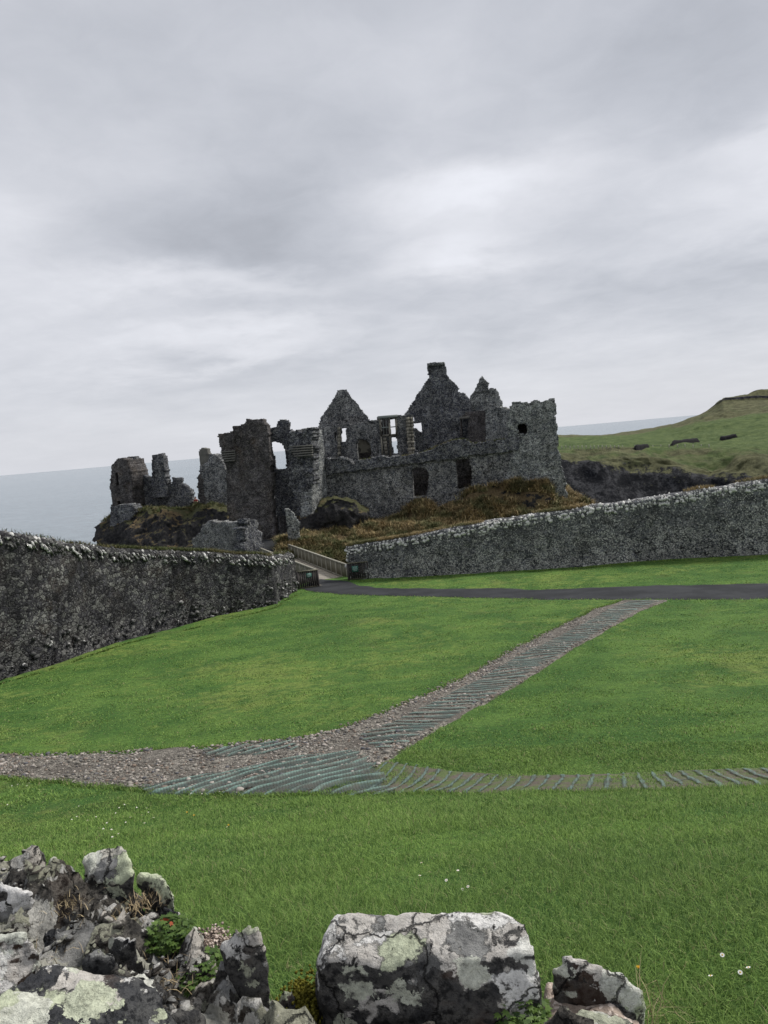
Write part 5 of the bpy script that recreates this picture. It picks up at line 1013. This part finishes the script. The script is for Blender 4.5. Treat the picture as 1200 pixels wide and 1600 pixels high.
# ------------------------------------------------------------------ small plants
def herb(name, label, px, py, z, rad_, n, seed, m=None, red=0, size=.017):
    c = PZ(px, py, z); rg = np.random.default_rng(seed); th = thing(name, label, 'herb', c)
    def leaves(cnt, sd_, rr):
        rg = np.random.default_rng(sd_); V = []; T = []; Rn = []; o_ = 0
        for i in range(cnt):
            a_ = rg.uniform(0, 2*math.pi); rr_ = rad_*math.sqrt(rg.uniform(0, 1))*rr; hgt = rg.uniform(.01, .055)*(1-.5*(rr_/rad_)**2); cc = c+np.array([math.cos(a_)*rr_, math.sin(a_)*rr_, hgt])
            t1 = np.array([math.cos(a_), math.sin(a_), rg.uniform(-.5, .4)]); t1 /= np.linalg.norm(t1); sd2 = np.cross(t1, [0, 0, 1]); sd2 /= np.linalg.norm(sd2); up_ = np.cross(sd2, t1); q = size*rg.uniform(.6, 1.3); r_ = rg.uniform(0, 1)
            for l in range(5):                                   # five lobes, each a kite
                an = (l-2)*.62; dr = t1*math.cos(an)+sd2*math.sin(an); pr = np.cross(dr, up_); L_ = q*(1-.13*abs(l-2))
                V += [cc, cc+dr*L_*.55+pr*L_*.2+up_*L_*.08, cc+dr*L_, cc+dr*L_*.55-pr*L_*.2+up_*L_*.08]; T.append([o_, o_+1, o_+2, o_+3]); o_ += 4; Rn += [r_*.8+rg.uniform(0, .2)]*4
        return mesh_np('leaf_mass', np.array(V), [np.array(T)], {'rnd': Rn})
    add('foliage', leaves(n, seed, 1), m or M['leaf'], th)
    if red: add('red_leaves', leaves(red, seed+9, .3), M['leaf_red'], th)
    return th
herb('herb_clump', 'green feathery herb clump with a few red leaves, in the hollow of the left heap', 264, 1474, -1.03, .048, 420, 1, red=3, size=.012)
herb('herb_clump', 'green feathery herb clump nearer the bottom, beside the upright grey stone', 322, 1532, -1.06, .052, 480, 2, size=.012)
herb('herb_clump', 'bright green herb sprouting at the foot of the biggest block, bottom edge', 815, 1592, -1.10, .05, 260, 3, size=.012)
def tuft(name, label, px, py, z, n, h, m, seed, sp=.025, cat='grass tuft', wd=.0014):
    c = PZ(px, py, z); rg = np.random.default_rng(seed); b = c+rg.normal(0, sp, (n, 3))*np.array([1, 1, .2]); o = blade_obj(name, b, h, wd, m, lean=1.3, droop=.8, seed=seed); return tag(o, label, cat)
tuft('grass_tuft', 'straw-coloured grass tuft in the middle of the left heap', 185, 1445, -1.0, 60, .035, M['straw'], 1)
tuft('grass_tuft', 'dry grass sprigs between the two green herb clumps', 250, 1540, -1.03, 120, .028, M['straw'], 2, .04)
tuft('grass_tuft', 'few dry stalks in the shadowed hollow above the bottom slab', 110, 1488, -.98, 24, .03, M['straw'], 3, .03)
tuft('grass_tuft', 'dry wiry tuft under the pale green stone', 105, 1418, -.97, 90, .016, M['straw'], 4, .025)
tuft('grass_tuft', 'brown wiry tuft on the right shoulder of the left heap', 222, 1415, -1.0, 140, .018, M['straw'], 5, .022)
tuft('grass_tuft', 'taller green and straw tuft beside the long sloping stone', 1012, 1592, -1.2, 60, .07, M['straw'], 6, .035)
tuft('grass_tuft', 'dry grass at the bottom edge left of the pale rounded stone', 345, 1590, -1.08, 90, .05, M['straw'], 8, .03)
tuft('grass_tuft', 'fresh green blades rising over the end of the long sloping stone', 1005, 1600, -1.22, 45, .11, M['blade'], 7, .04)
c = PZ(474, 1580, -1.13); rg = np.random.default_rng(4); k = 2600
V, Fx, r = lumps(c+rg.normal(0, 1, (k, 3))*np.array([.018, .03, .018]), rg.uniform(.0015, .0045, (k, 1))*np.ones((1, 3)), 8, .3); tag(add('moss_clump', mesh_np('moss_clump', V, [Fx], smooth=True), M['moss']), 'yellow-green moss cushion against the left foot of the biggest block', 'moss')

# flowers
def daisy_proto():
    r_ = bpy.data.objects.new('daisy', None)
    pet = MB(); V = []; Q = []; o_ = 0
    for i in range(12):
        a_ = i*math.pi/6; d = np.array([math.cos(a_), math.sin(a_), .12]); s = np.array([-math.sin(a_), math.cos(a_), 0])
        V += [d*.003, d*.009+s*.0028, d*.0125, d*.009-s*.0028]; Q.append([o_, o_+1, o_+2, o_+3]); o_ += 4
    pm = mesh_np('petals', np.array(V)+[0, 0, .058], [np.array(Q)]); pm.materials.append(M['petal_white'])
    bm = bmesh.new(); bmesh.ops.create_uvsphere(bm, u_segments=8, v_segments=5, radius=.0038, matrix=Matrix.Translation((0, 0, .059))); dm = bpy.data.meshes.new('disc'); bm.to_mesh(dm); bm.free(); dm.materials.append(M['petal_yellow'])
    sm = MB(); sm.box((0, 0, .029), (.0014, 0, 0), (0, .0014, 0), (0, 0, .058)); stm = sm.mesh('stem'); stm.materials.append(M['leaf'])
    return pm, dm, stm
pm, dm, stm = daisy_proto()
def daisy(px, py, label, group, s=.65):
    g_ = G(np.array([px*1.0]), np.array([py*1.0]))[0]; o = bpy.data.objects.new('daisy', None); COL.objects.link(o); o.location = Vector(g_); o.scale = (s, s, s)
    o.rotation_euler = (random.uniform(-.5, 0.1), random.uniform(-.3, .3), random.uniform(0, 6)); tag(o, label, 'daisy', group)
    for nm, me in (('petals', pm), ('disc', dm), ('stem', stm)): c_ = bpy.data.objects.new(nm, me); COL.objects.link(c_); c_.parent = o
for (x, y) in ((30, 1229), (44, 1231), (12, 1261), (20, 1231), (46, 1228)): daisy(x, y, 'white daisy in the grass at the left edge just below the gravel', 'daisies at the left edge', .85)
for (x, y) in ((194, 1262), (186, 1267), (212, 1266), (231, 1268), (121, 1281), (111, 1286), (137, 1288), (150, 1282), (162, 1301), (174, 1302), (190, 1296), (198, 1290), (221, 1280), (231, 1275), (241, 1284), (225, 1293), (182, 1275), (168, 1290), (205, 1283), (176, 1314), (187, 1310), (123, 1265)): daisy(x, y, 'white daisy in the scattered patch of grass above the left heap', 'daisies above the left heap', .85)
for (x, y) in ((299, 1244), (316, 1245), (328, 1246), (359, 1299)): daisy(x, y, 'white daisy near the grass edge under the green netting', 'daisies under the netting', .85)
for (x, y) in ((662, 1358), (700, 1382), (722, 1396), (735, 1393), (655, 1380), (716, 1371)): daisy(x, y, 'white daisy in the grass behind the biggest block', 'daisies behind the biggest block')
for (x, y, l) in ((1131, 1501, 'large white daisy, uppermost of the four at the right edge'), (1176, 1531, 'small white daisy at the far right edge'), (1157, 1527, 'white daisy just left of the rightmost one'), (1115, 1545, 'white daisy lowest and leftmost of the four at the right edge')): daisy(x, y, l, 'daisies at the right edge')
def dandelion(px, py, label, s=1.0, z=None):
    g_ = G(np.array([px*1.0]), np.array([py*1.0]))[0] if z is None else PZ(px, py, z); th = thing('dandelion', label, 'dandelion', g_, 'small yellow flowers')
    rg = np.random.default_rng(int(px)); n = 40; a_ = rg.uniform(0, 6.28, n); d = np.stack([np.cos(a_), np.sin(a_), rg.uniform(.1, .9, n)], -1)*.011*s; p0 = np.array([0, 0, .06*s])
    V = []; Q = []
    for i in range(n): sd_ = np.array([-math.sin(a_[i]), math.cos(a_[i]), 0])*.0022*s; V += [p0-sd_*.4, p0+d[i]-sd_, p0+d[i]+sd_, p0+sd_*.4]; Q.append([4*i, 4*i+1, 4*i+2, 4*i+3])
    add('petals', mesh_np('petals', np.array(V)+g_, [np.array(Q)]), M['petal_yellow'], th); mb = MB(); mb.box(g_+np.array([0, 0, .03*s]), (.002*s, 0, 0), (0, .002*s, 0), (0, 0, .06*s)); add('stem', mb.mesh('stem'), M['leaf'], th)
dandelion(293, 1276, 'orange-yellow flower in the grass below the left end of the netting', .9)
dandelion(304, 1281, 'second yellow flower just right of the orange one below the netting', .9)
dandelion(358, 1297, 'yellow flower farther right on the slope below the netting', .8)
dandelion(998, 1526, 'yellow flower in the grass by the end of the long sloping stone', .4, -1.35)

# ------------------------------------------------------------------ render settings kept modest
scene.render.engine = 'CYCLES'
scene.cycles.max_bounces = 6; scene.cycles.transparent_max_bounces = 8
